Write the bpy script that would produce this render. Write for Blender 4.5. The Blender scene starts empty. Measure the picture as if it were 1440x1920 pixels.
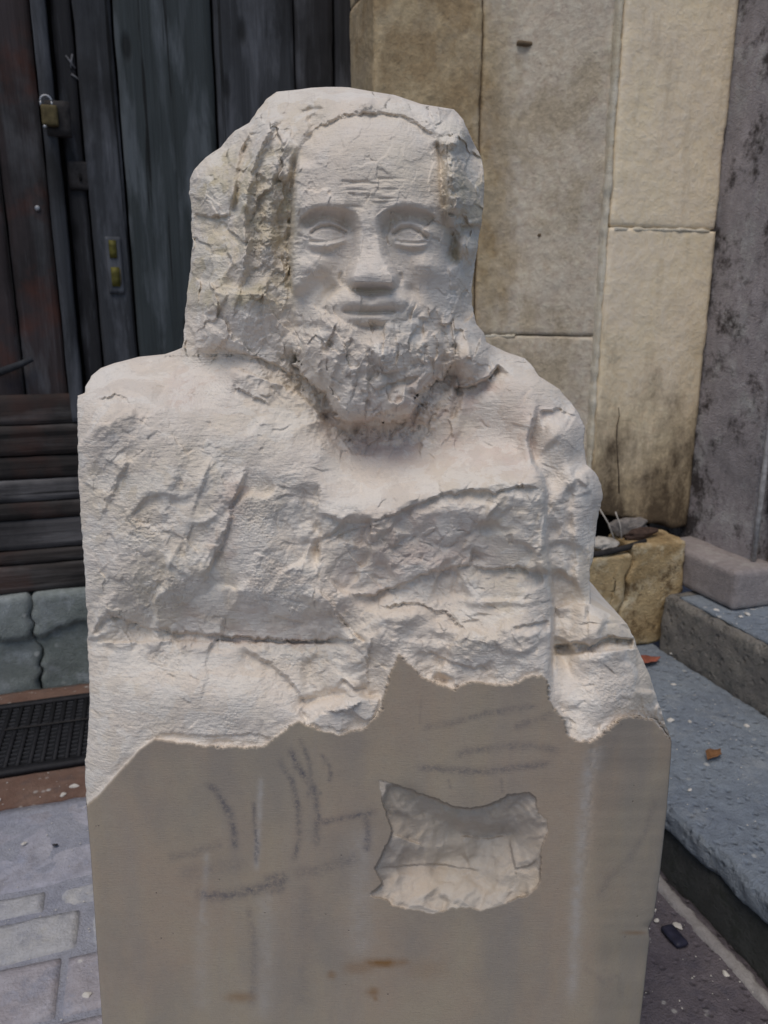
import bpy, math, random
import numpy as np
from math import radians, sin, cos, pi
random.seed(7)
RNG = np.random.default_rng(11)

# ------------------------------------------------------------------ camera, light, exposure
H, PITCH, F = 1.15, radians(14.3), 1440.0
S = bpy.context.scene
cam = bpy.data.cameras.new('camera'); camo = bpy.data.objects.new('camera', cam)
S.collection.objects.link(camo); S.camera = camo
camo.location = (0, 0, H); camo.rotation_euler = (pi/2 - PITCH, 0, 0)
cam.sensor_fit = 'VERTICAL'; cam.sensor_height = 24; cam.lens = 18
cam.clip_start = .02; cam.clip_end = 200
cam.dof.use_dof = True; cam.dof.focus_distance = .80; cam.dof.aperture_fstop = 6.5
S.render.resolution_x, S.render.resolution_y = 768, 1024
S.view_settings.view_transform = 'Standard'; S.view_settings.look = 'None'
S.view_settings.gamma = 1; S.view_settings.use_curve_mapping = False
S.view_settings.exposure = 0.13
SUN_EL, SUN_AZ = 63.0, 197.0            # azimuth the light comes from, degrees, 180 = from behind the camera
w = bpy.data.worlds.new('World'); S.world = w; w.use_nodes = True
nt = w.node_tree; nt.nodes.clear()
sky = nt.nodes.new('ShaderNodeTexSky'); sky.sky_type = 'NISHITA'; sky.sun_disc = False
sky.sun_elevation = radians(SUN_EL); sky.sun_rotation = radians(SUN_AZ)
bg = nt.nodes.new('ShaderNodeBackground'); bg.inputs[1].default_value = .09
wo = nt.nodes.new('ShaderNodeOutputWorld')
nt.links.new(sky.outputs[0], bg.inputs[0]); nt.links.new(bg.outputs[0], wo.inputs[0])
sun = bpy.data.lights.new('sun', 'SUN'); suno = bpy.data.objects.new('sun', sun)
S.collection.objects.link(suno); sun.energy = 1.45; sun.angle = radians(38); sun.color = (1, .91, .80)
az, el = radians(SUN_AZ), radians(SUN_EL)
from mathutils import Vector
sd = Vector((sin(az)*cos(el), cos(az)*cos(el), sin(el)))   # towards the sun
suno.rotation_euler = sd.to_track_quat('Z', 'Y').to_euler(); suno.location = (0, -2, 5)

# ------------------------------------------------------------------ frame of the doorway: a along the wall, b away from it
TH = radians(17.3)
E1 = (cos(TH), sin(TH)); E2 = (-sin(TH), cos(TH))
def W(a, b, z=0.0): return (a*E1[0]+b*E2[0], a*E1[1]+b*E2[1], z)

def vnoise(p, seed=0):
    """value noise, p (N,3) -> -1..1"""
    i = np.floor(p).astype(np.int64); f = p - i; f = f*f*f*(f*(f*6-15)+10)
    def hsh(x, y, z):
        n = (x*374761393 + y*668265263 + z*2147483647*3 + seed*974711) & 0xffffffff
        n = ((n ^ (n >> 13))*1274126177) & 0xffffffff
        n = ((n ^ (n >> 15))*2246822519) & 0xffffffff
        return ((n ^ (n >> 16)) & 0xffff)/32767.5 - 1
    x, y, z = i[:, 0], i[:, 1], i[:, 2]; fx, fy, fz = f[:, 0], f[:, 1], f[:, 2]
    r = 0
    for dx in (0, 1):
        for dy in (0, 1):
            for dz in (0, 1):
                r = r + hsh(x+dx, y+dy, z+dz)*(fx if dx else 1-fx)*(fy if dy else 1-fy)*(fz if dz else 1-fz)
    return r
def fbm(p, octv=4, seed=0, gain=.5):
    p = np.asarray(p, float); s = 0; a = 1; t = 0
    for o in range(octv):
        s = s + a*vnoise(p*(2**o) + 17.3*o, seed+o); t += a; a *= gain
    return s/t
def fbm2(x, y, octv=4, seed=0, gain=.5):
    return fbm(np.stack([x, y, np.full_like(x, .37+seed)], 1), octv, seed, gain)

# ------------------------------------------------------------------ object helpers
def tag(o, label=None, cat=None, group=None, kind=None):
    if label: o['label'] = label
    if cat: o['category'] = cat
    if group: o['group'] = group
    if kind: o['kind'] = kind
    return o
def empty(name, loc):
    o = bpy.data.objects.new(name, None); S.collection.objects.link(o); o.location = loc
    o.empty_display_size = .05; return o
def mesh_np(name, V, faces, mat, parent=None, smooth=True, loc=None):
    """V in world coordinates"""
    V = np.asarray(V, float)
    base = np.array(loc if loc is not None else (tuple(WL(parent)) if parent else V.mean(0)*np.array([1, 1, 0]) + np.array([0, 0, V[:, 2].min()])))
    me = bpy.data.meshes.new(name)
    if isinstance(faces, np.ndarray):
        n = len(faces); k = faces.shape[1]
        me.vertices.add(len(V)); me.vertices.foreach_set('co', (V-base).ravel())
        me.loops.add(n*k); me.loops.foreach_set('vertex_index', faces.ravel().astype(np.int32))
        me.polygons.add(n); me.polygons.foreach_set('loop_start', np.arange(0, n*k, k, dtype=np.int32))
        me.update(calc_edges=True); me.validate()
    else:
        me.from_pydata((V-base).tolist(), [], [list(f) for f in faces]); me.update()
    me.polygons.foreach_set('use_smooth', [smooth]*len(me.polygons))
    me.materials.append(mat)
    o = bpy.data.objects.new(name, me); S.collection.objects.link(o)
    if parent:
        o.parent = parent; o.location = Vector(base) - WL(parent)
    else: o.location = base
    return o
def WL(o):
    v = Vector((0, 0, 0))
    while o: v += Vector(o.location); o = o.parent
    return v

def box_grid(n):
    """surface lattice of a box with n=(na,nb,nz) cells, coordinates 0..1"""
    idx = {}; P = []; Fc = []
    def vid(i, j, k):
        key = (i, j, k)
        if key not in idx: idx[key] = len(P); P.append((i/n[0], j/n[1], k/n[2]))
        return idx[key]
    for i in range(n[0]):
        for j in range(n[1]):
            Fc.append((vid(i, j, 0), vid(i, j+1, 0), vid(i+1, j+1, 0), vid(i+1, j, 0)))
            Fc.append((vid(i, j, n[2]), vid(i+1, j, n[2]), vid(i+1, j+1, n[2]), vid(i, j+1, n[2])))
    for i in range(n[0]):
        for k in range(n[2]):
            Fc.append((vid(i, 0, k), vid(i+1, 0, k), vid(i+1, 0, k+1), vid(i, 0, k+1)))
            Fc.append((vid(i, n[1], k), vid(i, n[1], k+1), vid(i+1, n[1], k+1), vid(i+1, n[1], k)))
    for j in range(n[1]):
        for k in range(n[2]):
            Fc.append((vid(0, j, k), vid(0, j, k+1), vid(0, j+1, k+1), vid(0, j+1, k)))
            Fc.append((vid(n[0], j, k), vid(n[0], j+1, k), vid(n[0], j+1, k+1), vid(n[0], j, k+1)))
    return np.array(P), np.array(Fc)
def rbox(name, a0, a1, b0, b1, z0, z1, mat, parent=None, res=.02, bev=.006, amp=.002, fs=14, seed=0, warp=0, shape=None, frame=True, maxn=160, fine=0):
    """a stone-like box in the wall frame with rounded, worn edges and surface relief"""
    d = np.array([a1-a0, b1-b0, z1-z0]); n = np.clip(np.ceil(d/res), 1, maxn).astype(int)
    P, Fc = box_grid(tuple(n))
    # pull lattice lines near the edges so the bevel resolves
    Q = P*d
    if bev > 0:
        C = np.clip(Q, bev, d-bev); D = Q-C; L = np.linalg.norm(D, axis=1, keepdims=True); L[L == 0] = 1
        m = (np.abs(D) > 1e-9).sum(1) > 1
        Q[m] = (C + D/L*bev)[m]
    Q += np.array([a0, b0, z0])
    N = (P-.5); N = np.sign(N)*(np.abs(N) > .4999)
    N = N/np.maximum(np.linalg.norm(N, axis=1, keepdims=True), 1e-9)
    nz = fbm(Q*fs, 4, seed)
    Q = Q + N*(amp*nz)[:, None]
    if fine: Q = Q + N*(fine*fbm(Q*fs*6, 3, seed+5))[:, None]
    edge = (np.abs(N) > 1e-6).sum(1) > 1
    Q[edge] -= (N*(amp*1.5*np.abs(fbm(Q*fs*2.5, 3, seed+9)))[:, None])[edge]
    if warp: Q += warp*np.stack([fbm(Q*3+k*9, 2, seed+k) for k in range(3)], 1)
    if shape is not None: Q = shape(Q)
    V = np.stack([Q[:, 0]*E1[0]+Q[:, 1]*E2[0], Q[:, 0]*E1[1]+Q[:, 1]*E2[1], Q[:, 2]], 1) if frame else Q
    return mesh_np(name, V, Fc, mat, parent)
def tube(pts, r, n=10, closed=False):
    V = []; Fc = []; pts = [Vector(p) for p in pts]; m = len(pts)
    for i, p in enumerate(pts):
        t = (pts[min(i+1, m-1)]-pts[max(i-1, 0)]).normalized()
        u = t.orthogonal().normalized() if i == 0 else (u - t*u.dot(t)).normalized()
        v = t.cross(u); rr = r[i] if isinstance(r, (list, tuple)) else r
        for k in range(n):
            an = 2*pi*k/n; V.append(tuple(p + (u*cos(an)+v*sin(an))*rr))
    for i in range(m-1):
        for k in range(n): Fc.append((i*n+k, i*n+(k+1) % n, (i+1)*n+(k+1) % n, (i+1)*n+k))
    Fc.append(tuple(range(n))[::-1]); Fc.append(tuple(range((m-1)*n, m*n)))
    return V, Fc

# ------------------------------------------------------------------ materials
class M:
    def __init__(s, name, rough=.9):
        s.m = bpy.data.materials.new(name); s.m.use_nodes = True; s.t = s.m.node_tree; s.n = s.t.nodes
        s.b = s.n['Principled BSDF']; s.b.inputs['Roughness'].default_value = rough
        s.b.inputs['Specular IOR Level'].default_value = .25
        g = s.n.new('ShaderNodeNewGeometry'); mp = s.n.new('ShaderNodeMapping')
        mp.inputs['Rotation'].default_value = (0, 0, -TH); s.t.links.new(g.outputs['Position'], mp.inputs['Vector']); s.pos = mp.outputs[0]
    def lk(s, a, b): s.t.links.new(a, b)
    def map(s, sc, off=(0, 0, 0), src=None):
        mp = s.n.new('ShaderNodeMapping'); mp.inputs['Scale'].default_value = sc; mp.inputs['Location'].default_value = off
        s.lk(src or s.pos, mp.inputs[0]); return mp.outputs[0]
    def noise(s, scale, detail=6, rough=.6, vec=None, dist=0):
        n = s.n.new('ShaderNodeTexNoise'); n.inputs['Scale'].default_value = scale; n.inputs['Detail'].default_value = detail
        n.inputs['Roughness'].default_value = rough; n.inputs['Distortion'].default_value = dist
        s.lk(vec or s.pos, n.inputs['Vector']); return n.outputs[0]
    def voro(s, scale, vec=None, feat='F1'):
        n = s.n.new('ShaderNodeTexVoronoi'); n.inputs['Scale'].default_value = scale; n.feature = feat
        s.lk(vec or s.pos, n.inputs['Vector']); return n.outputs[0]
    def ramp(s, f, stops):
        r = s.n.new('ShaderNodeValToRGB'); e = r.color_ramp.elements
        while len(e) < len(stops): e.new(.5)
        for i, (p, c) in enumerate(stops):
            e[i].position = p; e[i].color = (c, c, c, 1) if not isinstance(c, tuple) else (*c, 1)
        s.lk(f, r.inputs[0]); return r.outputs[0]
    def mix(s, f, a, b, mode='MIX'):
        x = s.n.new('ShaderNodeMix'); x.data_type = 'RGBA'; x.blend_type = mode
        for v, k in ((f, 0), (a, 6), (b, 7)):
            if isinstance(v, tuple): x.inputs[k].default_value = (*v, 1)
            elif isinstance(v, (int, float)): x.inputs[k].default_value = v
            else: s.lk(v, x.inputs[k])
        return x.outputs[2]
    def math(s, op, a, b=0.0, clamp=False):
        x = s.n.new('ShaderNodeMath'); x.operation = op; x.use_clamp = clamp
        for v, k in ((a, 0), (b, 1)):
            if isinstance(v, (int, float)): x.inputs[k].default_value = v
            else: s.lk(v, x.inputs[k])
        return x.outputs[0]
    def attr(s, name):
        n = s.n.new('ShaderNodeAttribute'); n.attribute_name = name; sp = s.n.new('ShaderNodeSeparateColor'); s.lk(n.outputs['Color'], sp.inputs[0]); return sp.outputs
    def sep(s, v=None):
        n = s.n.new('ShaderNodeSeparateXYZ'); s.lk(v or s.pos, n.inputs[0]); return n.outputs
    def col(s, c):
        if isinstance(c, tuple): s.b.inputs['Base Color'].default_value = (*c, 1)
        else: s.lk(c, s.b.inputs['Base Color'])
    def bump(s, h, dist=.004, strength=1, prev=None):
        n = s.n.new('ShaderNodeBump'); n.inputs['Distance'].default_value = dist; n.inputs['Strength'].default_value = strength
        s.lk(h, n.inputs['Height'])
        if prev: s.lk(prev, n.inputs['Normal'])
        s.lk(n.outputs[0], s.b.inputs['Normal']); return n.outputs[0]
def smooth_mask(m, f, lo, hi): return m.ramp(f, [(lo, 0.0), (hi, 1.0)])

def stone_mat(name, c1, c2, c3=None, big=3, small=40, spot=None, bumpd=.003, pits=0, stain=None, rough=.92, streak=0):
    m = M(name, rough)
    f = m.noise(big, 7, .62, dist=.3)
    c = m.mix(smooth_mask(m, f, .36, .64), c1, c2)
    if c3: c = m.mix(smooth_mask(m, m.noise(big*2.3, 8, .7, vec=m.map((1, 1, 1), (3, 7, 1))), .52, .68), c, c3)
    if streak:
        st = m.noise(1, 6, .6, vec=m.map((18, 18, 1.2)))
        c = m.mix(m.math('MULTIPLY', smooth_mask(m, st, .5, .75), streak), c, tuple(x*.45 for x in c1))
    if stain: c = m.mix(m.math('MULTIPLY', smooth_mask(m, m.noise(big*1.4, 9, .78, vec=m.map((1, 1, 1), (11, 2, 5))), .51, .60), stain[1]), c, stain[0])
    n2 = m.noise(small, 8, .7)
    c = m.mix(.35, c, m.mix(smooth_mask(m, n2, .3, .7), (0.25, .25, .25), (.78, .78, .78)), 'OVERLAY')
    if spot:
        v = m.voro(spot[1]); c = m.mix(m.math('MULTIPLY', m.ramp(v, [(.10, 1.0), (.2, 0.0)]), smooth_mask(m, m.noise(spot[1]*.4, 2), .5, .6)), c, spot[0])
    m.col(c)
    hgt = m.math('ADD', m.math('MULTIPLY', n2, .5), m.noise(small*4, 5, .6))
    if pits: hgt = m.math('SUBTRACT', hgt, m.math('MULTIPLY', m.ramp(m.voro(pits), [(.05, 1.0), (.35, 0.0)]), 1.2))
    m.bump(hgt, bumpd); return m.m

# -------- limestone of the carving (attributes: paint.r fresh-carved, .g charcoal, .b rust; paint2.r pale dust, .g pink, .b yellow)
def limestone():
    m = M('carved_limestone', .95); m.b.inputs['Specular IOR Level'].default_value = .15
    r, g, b = m.attr('paint')[:3]; r2, g2, b2 = m.attr('paint2')[:3]
    big = m.noise(9, 7, .6); med = m.noise(38, 7, .65)
    fresh = m.mix(smooth_mask(m, big, .38, .62), (.76, .665, .565), (.79, .71, .625))
    fresh = m.mix(m.math('MULTIPLY', smooth_mask(m, m.noise(6, 5, .6, vec=m.map((1, 1, 1), (4, 4, 4))), .45, .68), .6), fresh, (.67, .585, .45))
    fresh = m.mix(m.math('MULTIPLY', g2, .75), fresh, (.60, .47, .41))
    fresh = m.mix(m.math('MULTIPLY', b2, .9), fresh, (.575, .50, .35))
    fresh = m.mix(m.math('MULTIPLY', smooth_mask(m, med, .5, .75), .35), fresh, (.74, .715, .68))
    pw = m.noise(22, 7, .62, dist=.6, vec=m.map((1, 1, 1.3), (2, 9, 4)))
    fresh = m.mix(m.math('MULTIPLY', smooth_mask(m, pw, .50, .535), m.math('SUBTRACT', .5, m.math('MULTIPLY', r2, .38))), fresh, (.82, .77, .70))
    pb = m.noise(17, 8, .68, dist=.5, vec=m.map((1, 1, 1.5), (7, 1, 8)))
    fresh = m.mix(m.math('MULTIPLY', smooth_mask(m, pb, .53, .56), m.math('SUBTRACT', .5, m.math('MULTIPLY', r2, .42))), fresh, (.66, .585, .51))
    fresh = m.mix(m.math('MULTIPLY', smooth_mask(m, m.noise(150, 5, .7), .55, .7), .35), fresh, (.50, .44, .39))
    saw = m.mix(smooth_mask(m, m.noise(5.5, 6, .6, vec=m.map((1, 1, .6), (1, 2, 9))), .42, .58), (.385, .32, .238), (.38, .30, .228))
    saw = m.mix(m.math('MULTIPLY', smooth_mask(m, m.noise(1, 6, .65, vec=m.map((16, 16, 1.4))), .48, .75), .55), saw, (.31, .278, .255))
    saw = m.mix(m.math('MULTIPLY', smooth_mask(m, m.noise(60, 6, .7), .45, .7), .25), saw, (.40, .355, .29)); saw = m.mix(m.math('MULTIPLY', smooth_mask(m, m.noise(7, 5, .6, vec=m.map((1, 1, .45), (5, 5, 9))), .45, .60), .6), saw, (.275, .245, .215)); saw = m.mix(m.math('MULTIPLY', smooth_mask(m, m.noise(320, 3, .7), .5, .65), .18), saw, (.22, .19, .16))
    pit = m.ramp(m.voro(55), [(.035, 1.0), (.07, 0.0)])
    pit = m.math('MULTIPLY', pit, smooth_mask(m, m.noise(14, 2), .52, .6))
    saw = m.mix(m.math('MULTIPLY', pit, .7), saw, (.08, .065, .06))
    saw = m.mix(r2, saw, (.46, .43, .40))
    grain = smooth_mask(m, m.noise(240, 4, .75), .30, .56)
    saw = m.mix(m.math('MULTIPLY', m.math('MULTIPLY', g, grain), .78), saw, (.095, .095, .115))
    saw = m.mix(b, saw, (.23, .115, .035))
    c = m.mix(r, saw, fresh)
    m.col(c)
    rough = m.math('ADD', m.math('MULTIPLY', m.noise(300, 5, .65), .7), m.noise(1, 4, .6, vec=m.map((60, 60, 300))))
    h = m.math('ADD', m.math('MULTIPLY', m.math('MULTIPLY', rough, r), 1.0), m.math('MULTIPLY', m.math('SUBTRACT', m.math('ADD', m.noise(500, 3), m.math('MULTIPLY', m.noise(1, 5, .6, vec=m.map((90, 90, 700))), 1.4)), m.math('MULTIPLY', pit, 3)), .14))
    m.bump(h, .0016); return m.m
LIME = limestone()

WOOD_CACHE = {}
def wood_mat(name, ca, cb, cc, axis='z', rust=0.0, seed=0, moss=0):
    m = M(name, .8); m.b.inputs['Specular IOR Level'].default_value = .2
    sc = (55, 55, 1.6) if axis == 'z' else (1.6, 55, 55)
    sc2 = (14, 14, 2.2) if axis == 'z' else (1.8, 14, 16)
    g = m.noise(1, 8, .65, vec=m.map(sc, (seed, seed*2.1, seed*.7)), dist=.4)
    p = m.noise(1, 7, .6, vec=m.map(sc2, (seed*3.1, 0, seed)), dist=.3)
    c = m.mix(smooth_mask(m, g, .3, .7), ca, cb)
    c = m.mix(smooth_mask(m, p, .50, .62), c, cc)
    blot = m.noise(2.6, 6, .62, vec=m.map((1, 1, .8), (seed, 1, 2)))
    c = m.mix(m.math('MULTIPLY', smooth_mask(m, blot, .5, .66), .75), c, (.012, .0115, .012))
    spl = m.noise(1, 6, .6, vec=m.map((34, 34, .8) if axis == 'z' else (.8, 34, 34), (seed, seed, 1)), dist=.2)
    c = m.mix(m.math('MULTIPLY', m.ramp(spl, [(.63, 0.0), (.67, 1.0)]), .85), c, (.008, .008, .008))
    c = m.mix(m.math('MULTIPLY', m.ramp(g, [(.62, 0.0), (.72, 1.0)]), .5), c, tuple(min(1, v*1.5) for v in cc))
    kn = m.ramp(m.voro(1, m.map((9, 9, 3.5) if axis == 'z' else (3.5, 9, 9), (seed, 3, 1))), [(.08, 1.0), (.16, 0.0)])
    c = m.mix(m.math('MULTIPLY', kn, .7), c, (.008, .008, .008))
    if rust: c = m.mix(m.math('MULTIPLY', smooth_mask(m, m.noise(5, 5, .6, vec=m.map((1, 1, 1), (7, 7, seed))), .5, .65), rust), c, (.10, .032, .018))
    m.col(c); m.bump(m.math('SUBTRACT', g, m.math('MULTIPLY', kn, .5)), .004)
    m.b.inputs['Roughness'].default_value = .78
    return m.m
WOOD = [wood_mat('weathered_wood_grey', (.028, .030, .034), (.056, .060, .068), (.10, .106, .12), seed=1),
        wood_mat('weathered_wood_dark', (.020, .020, .022), (.038, .037, .040), (.085, .087, .096), seed=4),
        wood_mat('weathered_wood_green', (.030, .036, .037), (.056, .067, .072), (.095, .108, .118), seed=7),
        wood_mat('weathered_wood_red', (.032, .024, .024), (.052, .042, .044), (.085, .084, .090), seed=9, rust=.55)]
RAIL = [wood_mat('rail_wood_brown', (.030, .026, .024), (.052, .045, .042), (.095, .088, .086), axis='x', seed=2, rust=.25),
        wood_mat('rail_wood_grey', (.065, .062, .064), (.10, .096, .098), (.15, .145, .148), axis='x', seed=5)]
def plain(name, c, rough=.6, metal=0, var=.3, sc=60, bump=.0006):
    m = M(name, rough); m.b.inputs['Metallic'].default_value = metal
    m.col(m.mix(smooth_mask(m, m.noise(sc, 6, .65), .35, .65), tuple(x*(1-var) for x in c), tuple(min(1, x*(1+var)) for x in c)))
    if bump: m.bump(m.noise(sc*4, 4), bump)
    return m.m
BRASS = plain('aged_brass', (.095, .075, .035), .7, .3)
STEEL = plain('dull_steel', (.30, .31, .33), .5, .8)
IRON = plain('rusty_iron', (.035, .032, .032), .75, .3)
RUBBER = plain('black_rubber', (.016, .016, .019), .65)
CHALK = plain('chalk_line', (.13, .13, .14), .95)
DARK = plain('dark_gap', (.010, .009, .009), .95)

def wall_mat():
    """jamb stone: tan and brown on the left, cool grey wash towards the right, stains by the foot"""
    m = M('door_jamb_stone', .93)
    x, y, z = m.sep()[:3]
    n = m.noise(7, 9, .72, dist=.4)
    tan = m.mix(smooth_mask(m, n, .40, .56), (.52, .41, .255), (.37, .27, .155))
    grey = m.mix(smooth_mask(m, m.noise(9, 6, .6), .35, .65), (.57, .50, .41), (.65, .565, .445))
    e = m.math('ADD', x, m.math('MULTIPLY', m.math('SUBTRACT', m.noise(4.5, 7, .6, vec=m.map((1, 1, .6), (2, 1, 0))), .5), .55))
    c = m.mix(m.ramp(m.math('MULTIPLY', m.math('SUBTRACT', e, .9), 2.2), [(.2, 0.0), (.42, 1.0)]), tan, grey)
    c = m.mix(m.math('MULTIPLY', smooth_mask(m, m.noise(3.2, 7, .7, vec=m.map((1, 1, 1), (6, 3, 1))), .50, .60), .7), c, (.44, .36, .25))
    n2 = m.noise(45, 8, .7)
    c = m.mix(.4, c, m.mix(smooth_mask(m, n2, .3, .7), (.2, .2, .2), (.8, .8, .8)), 'OVERLAY')
    m.col(c); m.bump(m.math('ADD', n2, m.math('MULTIPLY', m.noise(16, 6, .7), 1.5)), .005); return m.m
def pil_mat():
    m = M('pilaster_stone', .93)
    x, y, z = m.sep()[:3]
    n = m.noise(5, 7, .6)
    c = m.mix(smooth_mask(m, n, .35, .65), (.88, .74, .52), (.84, .705, .53))
    yel = m.math('SUBTRACT', 1.15, m.math('ADD', z, m.math('MULTIPLY', m.math('SUBTRACT', m.noise(4, 6, .6, vec=m.map((1, 1, .5))), .5), 1.3)))
    c = m.mix(m.math('MULTIPLY', m.ramp(yel, [(.05, 0.0), (.5, 1.0)]), .8), c, (.62, .475, .28))
    # brown damp stain over the foot
    st = m.math('SUBTRACT', .97, m.math('ADD', z, m.math('MULTIPLY', m.math('SUBTRACT', m.noise(8, 9, .72, vec=m.map((1, 1, .6), (1, 5, 3))), .5), 1.5)))
    c = m.mix(m.math('MULTIPLY', m.ramp(st, [(.0, 0.0), (.46, 1.0)]), .95), c, (.085, .06, .038))
    s2 = smooth_mask(m, m.noise(1, 6, .6, vec=m.map((14, 14, 2.5), (8, 2, 1))), .56, .72)
    c = m.mix(m.math('MULTIPLY', s2, .35), c, (.22, .155, .075))
    n2 = m.noise(50, 8, .7)
    c = m.mix(.3, c, m.mix(smooth_mask(m, n2, .3, .7), (.25, .25, .25), (.78, .78, .78)), 'OVERLAY')
    m.col(c); m.bump(m.math('SUBTRACT', m.math('ADD', n2, m.noise(18, 6, .6)), m.math('MULTIPLY', m.ramp(m.voro(60), [(.05, 1.0), (.3, 0.0)]), .12)), .004); return m.m
JAMB, PIL = wall_mat(), pil_mat()
MORTAR = stone_mat('pale_mortar', (.62, .54, .40), (.72, .66, .54), small=60)
JOINT = stone_mat('brown_joint', (.12, .09, .06), (.17, .125, .08), small=60)
RENDER = stone_mat('stained_render', (.40, .36, .365), (.31, .285, .29), (.48, .465, .455), big=4, small=45, stain=((.035, .027, .024), .9), streak=.5, bumpd=.006)
SLATE = stone_mat('worn_step_stone', (.225, .26, .31), (.28, .32, .365), (.35, .38, .41), big=5, small=55, spot=((.6, .6, .58), 26), bumpd=.007, pits=45)
RISER = stone_mat('mossy_riser', (.075, .08, .075), (.105, .105, .10), (.06, .066, .055), big=6, small=40, bumpd=.008, streak=.5)
RISER2 = stone_mat('pitted_riser', (.22, .205, .19), (.29, .27, .24), (.15, .15, .14), big=12, small=50, bumpd=.009, pits=40)
YEL = stone_mat('yellow_sandstone', (.58, .44, .25), (.37, .26, .13), (.66, .55, .37), big=7, small=40, stain=((.11, .066, .03), .8), bumpd=.006)
PLINTH = stone_mat('grey_plinth', (.34, .30, .29), (.27, .24, .235), (.40, .37, .35), big=6, small=50, bumpd=.004)
THRESH = stone_mat('mossy_threshold', (.25, .275, .27), (.18, .205, .19), (.33, .36, .37), big=5, small=50, bumpd=.004, spot=((.5, .52, .5), 18))
PAVE = [stone_mat('paving_lilac', (.36, .36, .42), (.42, .415, .46), (.33, .35, .43), big=6, small=45, stain=((.28, .27, .29), .6), spot=((.62, .60, .58), 30)),
        stone_mat('paving_pale', (.46, .455, .46), (.42, .42, .44), (.52, .505, .48), big=8, small=45, stain=((.27, .28, .33), .5)),
        stone_mat('paving_mauve', (.36, .33, .35), (.42, .40, .43), (.30, .31, .37), big=7, small=45, spot=((.62, .60, .58), 30))]
GROUT = stone_mat('bluish_grout', (.32, .33, .39), (.38, .385, .43), big=9, small=60, bumpd=.004)
COBBLE = stone_mat('purple_grey_ground', (.155, .135, .155), (.20, .175, .19), (.13, .12, .145), big=9, small=60, spot=((.5, .48, .46), 34), bumpd=.007, pits=50)
TERRA = stone_mat('terracotta_strip', (.16, .095, .072), (.20, .13, .10), (.13, .095, .085), big=9, small=50, spot=((.5, .48, .45), 26))
CHIPM = plain('limestone_chip', (.60, .57, .52), .95, var=.1, bump=.001)

# ================================================================== SETTING
# ground sheet to the horizon
G = 60
gv = []; n = 2
tag(mesh_np('ground', [W(-G, -G, -.03), W(G, -G, -.03), W(G, G, -.03), W(-G, G, -.03)], [(0, 1, 2, 3)], COBBLE, smooth=False), kind='structure')
# grout bed under the paving
pav = tag(rbox('pavement', -1.9, .30, -.6, 1.815, -.06, -.0015, GROUT, res=.03, amp=.003, bev=.004, fs=20), kind='structure')
rows = [(1.505, 1.80, [-1.9, -1.2, -.62, .05, .3], 0), (1.432, 1.49, [-1.9, -1.5, -1.0, -.62, -.262, -.243, .02, .3], 1),
        (1.312, 1.414, [-1.9, -1.4, -.95, -.55, -.19, -.175, .3], 1), (1.165, 1.296, [-1.9, -1.3, -.8, -.42, -.215, .02, .3], 2),
        (1.0, 1.15, [-1.9, -1.5, -1.1, -.66, -.28, -.05, .3], 2), (.80, .985, [-1.9, -1.35, -.85, -.5, -.1, .3], 0),
        (.55, .785, [-1.9, -1.5, -1.0, -.6, -.2, .3], 1), (.2, .535, [-1.9, -1.3, -.7, -.2, .3], 2), (-.3, .185, [-1.9, -1.3, -.7, -.1, .3], 0)]
k = 0
for (b0, b1, xs, mi) in rows:
    for x0, x1 in zip(xs[:-1], xs[1:]):
        if x1-x0 < .03: continue
        k += 1
        rbox('paving_slab', x0+.006, x1-.006, b0, b1, -.05, .0015*(k % 3), PAVE[mi], pav, res=.014, bev=.004, amp=.0022, fs=22, seed=k, warp=.004)
# right-hand ground between paving and step
rg = tag(rbox('path', .302, .985, -.6, 2.44, -.06, 0, COBBLE, res=.014, amp=.005, bev=.003, fs=30, seed=3, fine=.002), kind='structure')
tag(rbox('mortar_seam', .944, .975, -.3, 1.5, -.05, .010, stone_mat('seam_grit', (.30, .28, .28), (.38, .36, .35), small=70), res=.006, maxn=320, bev=.01, amp=.006, fs=45, seed=5, warp=.01), kind='structure')
# terracotta strip with mat in front of the threshold
tag(rbox('brick_strip', -1.9, .30, 1.817, 2.45, -.06, .004, TERRA, res=.02, amp=.003, bev=.004, fs=18, seed=8), kind='structure')

# threshold: two stones with a crack between
thr = empty('door_threshold', W(-.3, 2.5, 0)); tag(thr, 'low cracked grey green stone threshold under the old wooden door', 'threshold')
def crack_shape(side):
    def f(Q):
        Q = Q.copy(); c = -.372 + .028*fbm(np.stack([Q[:, 2]*17, Q[:, 2]*0, Q[:, 2]*0], 1), 4, 2, .6)
        if side < 0: Q[:, 0] = np.where(Q[:, 0] > -.5, Q[:, 0] + (c+.37-.003)*np.clip((Q[:, 0]+.5)/.13, 0, 1), Q[:, 0])
        else: Q[:, 0] = np.where(Q[:, 0] < -.2, Q[:, 0] + (c+.37+.002)*np.clip((-.2-Q[:, 0])/.17, 0, 1), Q[:, 0])
        # upper lip slightly proud, broken under it
        Q[:, 1] += np.where((Q[:, 2] < .19+.02*np.sin(Q[:, 0]*19)) & (Q[:, 1] < 2.5), .018, 0)
        return Q
    return f
rbox('stone', -1.9, -.37, 2.45, 2.60, -.05, .318, THRESH, thr, res=.014, amp=.008, bev=.012, fs=9, seed=4, shape=crack_shape(-1))
rbox('stone', -.37, .70, 2.45, 2.60, -.05, .318, THRESH, thr, res=.014, amp=.008, bev=.012, fs=9, seed=6, shape=crack_shape(1))

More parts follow.
